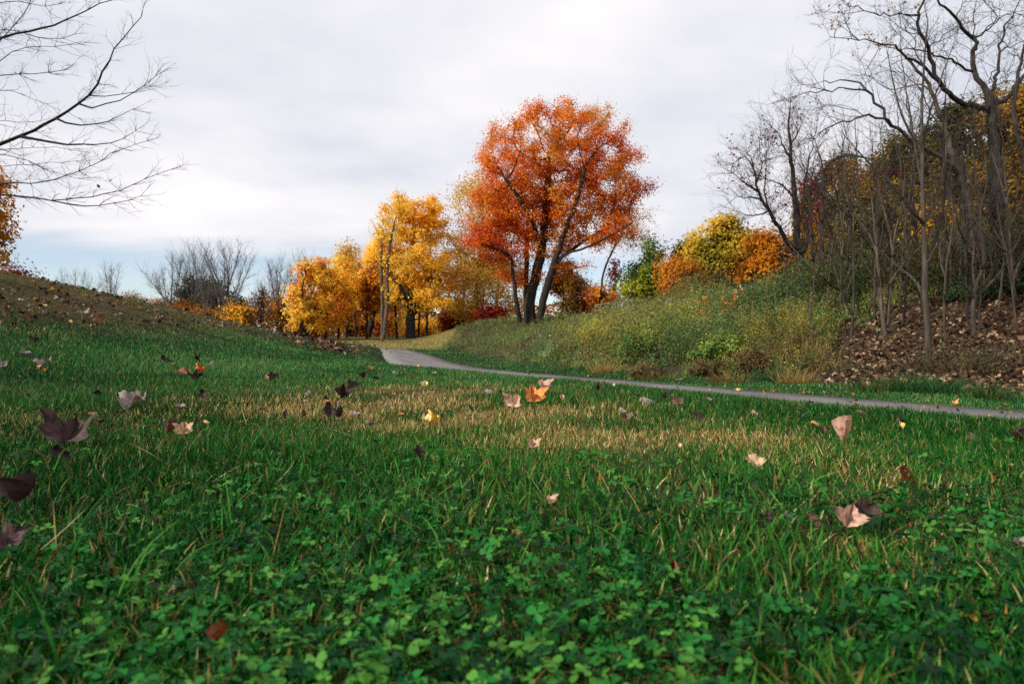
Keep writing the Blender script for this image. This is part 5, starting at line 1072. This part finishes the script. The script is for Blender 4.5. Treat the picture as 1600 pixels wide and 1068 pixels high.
#        px   py   w   shape  colour  var pitch yaw  label
for q in [
    (96, 716, 92, 'maple', 'maroon', 1, 40, 15, 'big dark maroon curled leaf with an upright tip near the left edge', 12), (96, 738, 62, 'oval', 'chocolate', 5, 20, 70, 'dark rolled leaf just below the big maroon one'),
    (34, 812, 84, 'maple', 'maroon', 4, 60, -30, 'dark purple leaf low at the left edge among grass'), (8, 890, 72, 'maple', 'maroon', 0, 55, 20, 'mauve leaf half cut by the left edge'),
    (284, 732, 84, 'maple', 'brown', 3, 14, 80, 'flat brown leaf folded like a tent in the left grass'), (287, 694, 32, 'maple', 'tan', 1, 60, 20, 'small tan leaf standing above the brown tent shaped one'),
    (262, 690, 30, 'oval', 'brown', 4, 40, -30, 'narrow brown leaf left of the small tan one'), (205, 646, 48, 'maple', 'grey', 7, 35, 10, 'pale grey ragged leaf on the dry grass at left'), (284, 646, 26, 'oval', 'grey', 0, 12, 60, 'short pale leaf right of the grey ragged one'),
    (316, 628, 26, 'oak', 'chocolate', 2, 25, 30, 'small dark leaf with a white rim'), (306, 602, 30, 'maple', 'chocolate', 5, 55, 0, 'dark upright leaf below the rusty pair'), (284, 588, 26, 'maple', 'rust', 0, 30, 30, 'rust orange leaf left of the rusty pair'), (314, 584, 20, 'maple', 'flame', 1, 30, -60, 'small orange leaf beside the rust one'),
    (326, 572, 34, 'maple', 'grey', 3, 25, 0, 'greyish mauve leaf on top of the pile at the mound foot'), (310, 568, 22, 'maple', 'chocolate', 5, 40, 90, 'black brown leaf inside the pile at the mound foot'), (262, 570, 28, 'oak', 'chocolate', 2, 12, 80, 'long dark leaf left of the pile at the mound foot'),
    (22, 612, 44, 'oval', 'chocolate', 3, 14, 90, 'long black brown leaf at the left edge'), (66, 574, 28, 'maple', 'grey', 7, 20, 40, 'silvery leaf on green grass near the left edge'), (4, 582, 26, 'maple', 'grey', 1, 40, 0, 'silvery leaf cut by the left edge'), (44, 560, 30, 'oval', 'grey', 0, 8, 80, 'flat silvery leaf where the mound begins'),
    (533, 632, 34, 'maple', 'chocolate', 4, 72, 20, 'dark chocolate leaf standing upright on the straw patch', 8), (541, 612, 22, 'maple', 'chocolate', 6, 60, -20, 'second lobe of dark leaf perched on the upright chocolate one', 0), (515, 668, 38, 'oval', 'maroon', 5, 65, 10, 'purple brown leaf with two curled ends beside the straw patch'), (532, 664, 26, 'maple', 'maroon', 4, 70, -50, 'mauve curled leaf right against the purple brown one'),
    (569, 597, 17, 'maple', 'chocolate', 4, 70, 0, 'little black leaf standing right of the chocolate one'), (578, 582, 12, 'maple', 'rust', 0, 50, 20, 'tiny rust leaf behind the little black one'), (428, 601, 26, 'maple', 'chocolate', 2, 45, 60, 'dark leaf with a tan stem end left of the straw patch'), (417, 600, 13, 'oval', 'tan', 1, 60, 0, 'tan scrap at the left of the dark stemmed leaf'),
    (475, 662, 14, 'oval', 'brown', 4, 60, 30, 'brown scrap left of the purple brown leaf'), (446, 664, 14, 'oval', 'maroon', 1, 70, 0, 'mauve scrap standing left of the brown scrap'),
    (621, 590, 17, 'maple', 'grey', 7, 20, 0, 'small ashen leaf in short grass before the path'), (643, 594, 13, 'maple', 'brown', 2, 25, 0, 'small brown leaf in short grass before the path'), (680, 588, 12, 'oval', 'tan', 0, 20, 60, 'pale small leaf close to the near path edge'), (664, 611, 16, 'maple', 'cream', 4, 72, 0, 'cream leaf standing upright on the straw patch'),
    (680, 668, 28, 'maple', 'yellow', 1, 30, -70, 'yellow orange leaf lying at the straw patch edge'), (664, 666, 20, 'maple', 'cream', 1, 25, 60, 'cream leaf touching the yellow orange one'), (656, 738, 34, 'oak', 'maroon', 5, 55, 20, 'brown purple leaf curled in a cup amid deep green grass'), (640, 575, 8, 'oval', 'yellow', 0, 15, 60, 'tiny yellow leaf by the path bend'), (652, 574, 9, 'oval', 'yellow', 0, 15, 20, 'tiny golden leaf lying at the grass edge of the path'),
    (770, 615, 22, 'oval', 'grey', 3, 10, 80, 'ash coloured rolled leaf beyond the pink one'), (784, 624, 16, 'oak', 'brown', 2, 30, 40, 'brown curled leaf just right of the ash coloured roll'), (803, 648, 34, 'maple', 'pink', 1, 62, -25, 'pink white leaf folded upright beside the flame coloured one', 8), (833, 640, 40, 'maple', 'flame', 1, 62, 15, 'flame orange and red leaf in the middle of the lawn'), (847, 618, 28, 'maple', 'pink', 1, 60, 40, 'pale pink leaf resting on the flame orange one'),
    (878, 636, 14, 'oval', 'tan', 4, 50, 0, 'tan scrap right of the flame orange leaf'), (833, 716, 24, 'maple', 'tan', 1, 50, 10, 'tan pointed leaf below the flame orange one'), (830, 858, 52, 'oval', 'rust', 3, 20, 75, 'dark rust leaf lying low in the clover'), (935, 618, 13, 'oval', 'chocolate', 4, 60, 0, 'small black leaf right before the path'), (959, 610, 7, 'oval', 'cream', 0, 60, 0, 'tiny white leaf right of the small black one'),
    (1022, 631, 36, 'oval', 'grey', 3, 14, 80, 'pale rolled leaf with a dark end on the lawn'), (1038, 632, 16, 'maple', 'chocolate', 4, 50, 50, 'dark leaf at the end of the pale roll'), (1060, 643, 24, 'maple', 'brown', 1, 40, -40, 'brown leaf with an orange rim right of the pale roll'), (1112, 664, 58, 'maple', 'chocolate', 6, 12, 85, 'wide black leaf with a white upper rim'),
    (978, 668, 20, 'maple', 'brown', 1, 50, 0, 'faded brown leaf in the dry grass'), (1063, 713, 13, 'oval', 'pink', 0, 40, 0, 'small pinkish oval leaf in green grass'), (1181, 748, 34, 'maple', 'tan', 0, 45, 10, 'peach coloured broad leaf propped in the grass', 0), (1318, 706, 50, 'oval', 'pink', 4, 50, -62, 'long pale pink leaf with an orange underside standing in the right grass', 0),
    (1355, 652, 26, 'oval', 'brown', 3, 20, 80, 'brown leaf by the grass line before the path'), (1290, 688, 22, 'maple', 'brown', 5, 40, 0, 'dull brown leaf left of the long pale pink one'), (1534, 698, 40, 'maple', 'brown', 6, 20, 70, 'purplish brown folded leaf near the right edge'), (1594, 702, 28, 'maple', 'maroon', 1, 45, 60, 'mauve leaf cut by the right edge'), (1410, 682, 14, 'oval', 'yellow', 1, 50, 0, 'olive yellow small leaf in the right grass'),
    (1418, 770, 54, 'oak', 'rust', 5, 25, 60, 'dark rust leaf sunk in the right grass'), (1322, 852, 58, 'maple', 'pink', 4, 66, -28, 'large pinkish beige pointed leaf standing before a dark one', 14), (1352, 838, 50, 'maple', 'chocolate', 0, 66, 12, 'large black brown leaf behind the pinkish beige one'), (1288, 834, 42, 'oval', 'red', 3, 30, 70, 'dark red leaf left of the large pinkish beige one'), (1203, 840, 36, 'maple', 'maroon', 5, 40, 0, 'dark purple curled leaf in the clover'),
    (1238, 832, 30, 'oak', 'grey', 2, 20, 60, 'greyish mauve leaf between the purple and the dark red ones'), (860, 810, 22, 'maple', 'pink', 1, 50, 40, 'peach pointed leaf above the dark rust one in the clover'), (905, 880, 16, 'oval', 'red', 5, 50, 0, 'small dark red curl in the clover'), (344, 1052, 46, 'oval', 'rust', 4, 66, -35, 'rust orange curled leaf standing at the bottom of the view'), (1050, 925, 26, 'oval', 'rust', 4, 82, 0, 'narrow spotted brown leaf sticking straight up from the clover'),
    (1110, 613, 10, 'oval', 'pink', 0, 12, 60, 'pale pink leaf on the asphalt path'), (1152, 612, 11, 'maple', 'yellow', 0, 15, 0, 'yellow leaf on the verge across the path'), (1490, 634, 13, 'maple', 'orange', 1, 30, 0, 'orange leaf on the verge in front of the rank grass'), (884, 583, 8, 'maple', 'chocolate', 2, 40, 0, 'small black leaf on the verge across the path'), (1060, 596, 12, 'maple', 'grey', 2, 30, 0, 'grey brown leaf at the foot of the weedy slope'), (790, 588, 7, 'oval', 'brown', 2, 20, 60, 'small brown leaf on the far stretch of the path'), (610, 552, 5, 'oval', 'chocolate', 0, 10, 0, 'dark speck of a leaf where the path tops the rise'),
    (1596, 880, 26, 'maple', 'grey', 1, 40, 20, 'pale leaf cut by the lower right edge'), (1585, 745, 20, 'oval', 'tan', 0, 25, 60, 'tan scrap of leaf right of the dark rust one'), (70, 482, 16, 'oval', 'cream', 0, 12, 70, 'whitish leaf high on the mound near the left edge'), (145, 502, 18, 'maple', 'rust', 6, 40, 0, 'dark rust leaf high on the mound with a pale tip'), (130, 494, 16, 'maple', 'grey', 1, 30, 50, 'grey pointed leaf beside the dark rust one on the mound'), (55, 540, 20, 'maple', 'chocolate', 5, 55, 0, 'dark curled leaf low on the mound')]:
    fallen(*q[:9], tilt=q[9] if len(q) > 9 else 0)
# the rest of the leaves strewn over the mound and the lawn, alike but for their colour
GRP = {'chocolate': 'small dark brown fallen leaf on the slope of the mound', 'grey': 'small silvery fallen leaf on the slope of the mound', 'rust': 'small rust coloured fallen leaf on the slope of the mound', 'tan': 'small tan fallen leaf on the slope of the mound', 'yellow': 'small yellow fallen leaf on the slope of the mound'}
cnt = 0
while cnt < 150:
    px, py = rng.uniform(0, 600), rng.uniform(440, 580); x, y, z = hit(px, py, 45)
    if y > 32 or hill_mask(np.array([x]), np.array([y]))[0] < .3 + .5 * rng.random() or rng.random() > .35 + .65 * (px / 500) ** 2: continue
    c = rng.choice(['chocolate', 'grey', 'rust', 'tan', 'yellow'], p=[.34, .28, .2, .13, .05]); cnt += 1
    fallen(px, py, rng.uniform(.05, .10) * F / y, rng.choice(['maple', 'oak', 'oval']), c, int(rng.integers(0, 8)), rng.uniform(-15, 30), rng.uniform(0, 360), GRP[c], c + ' leaves on the mound', stalk=False)
GRL = {'chocolate': 'small dark fallen leaf lying loose on the lawn or verge', 'grey': 'small silvery fallen leaf lying loose on the lawn or verge', 'tan': 'small tan fallen leaf lying loose on the lawn or verge', 'orange': 'small orange fallen leaf lying loose on the lawn or verge'}
cnt = 0
while cnt < 44:
    px, py = rng.uniform(0, 1600), rng.uniform(548, 680); x, y, z = hit(px, py, 45); s_ = float(path_s(np.array([x]), np.array([y]))[0])
    if abs(s_) < 1.2 or s_ > 2.4 or hill_mask(np.array([x]), np.array([y]))[0] > .3 or (px > 900 and rng.random() < .5): continue
    c = rng.choice(['chocolate', 'grey', 'tan', 'orange'], p=[.35, .25, .25, .15]); cnt += 1
    fallen(px, py, rng.uniform(.035, .065) * F / y, rng.choice(['maple', 'oak', 'oval']), c, int(rng.integers(0, 8)), rng.uniform(-15, 30), rng.uniform(0, 360), GRL[c], c + ' leaves on the lawn', stalk=False, lift=.055)
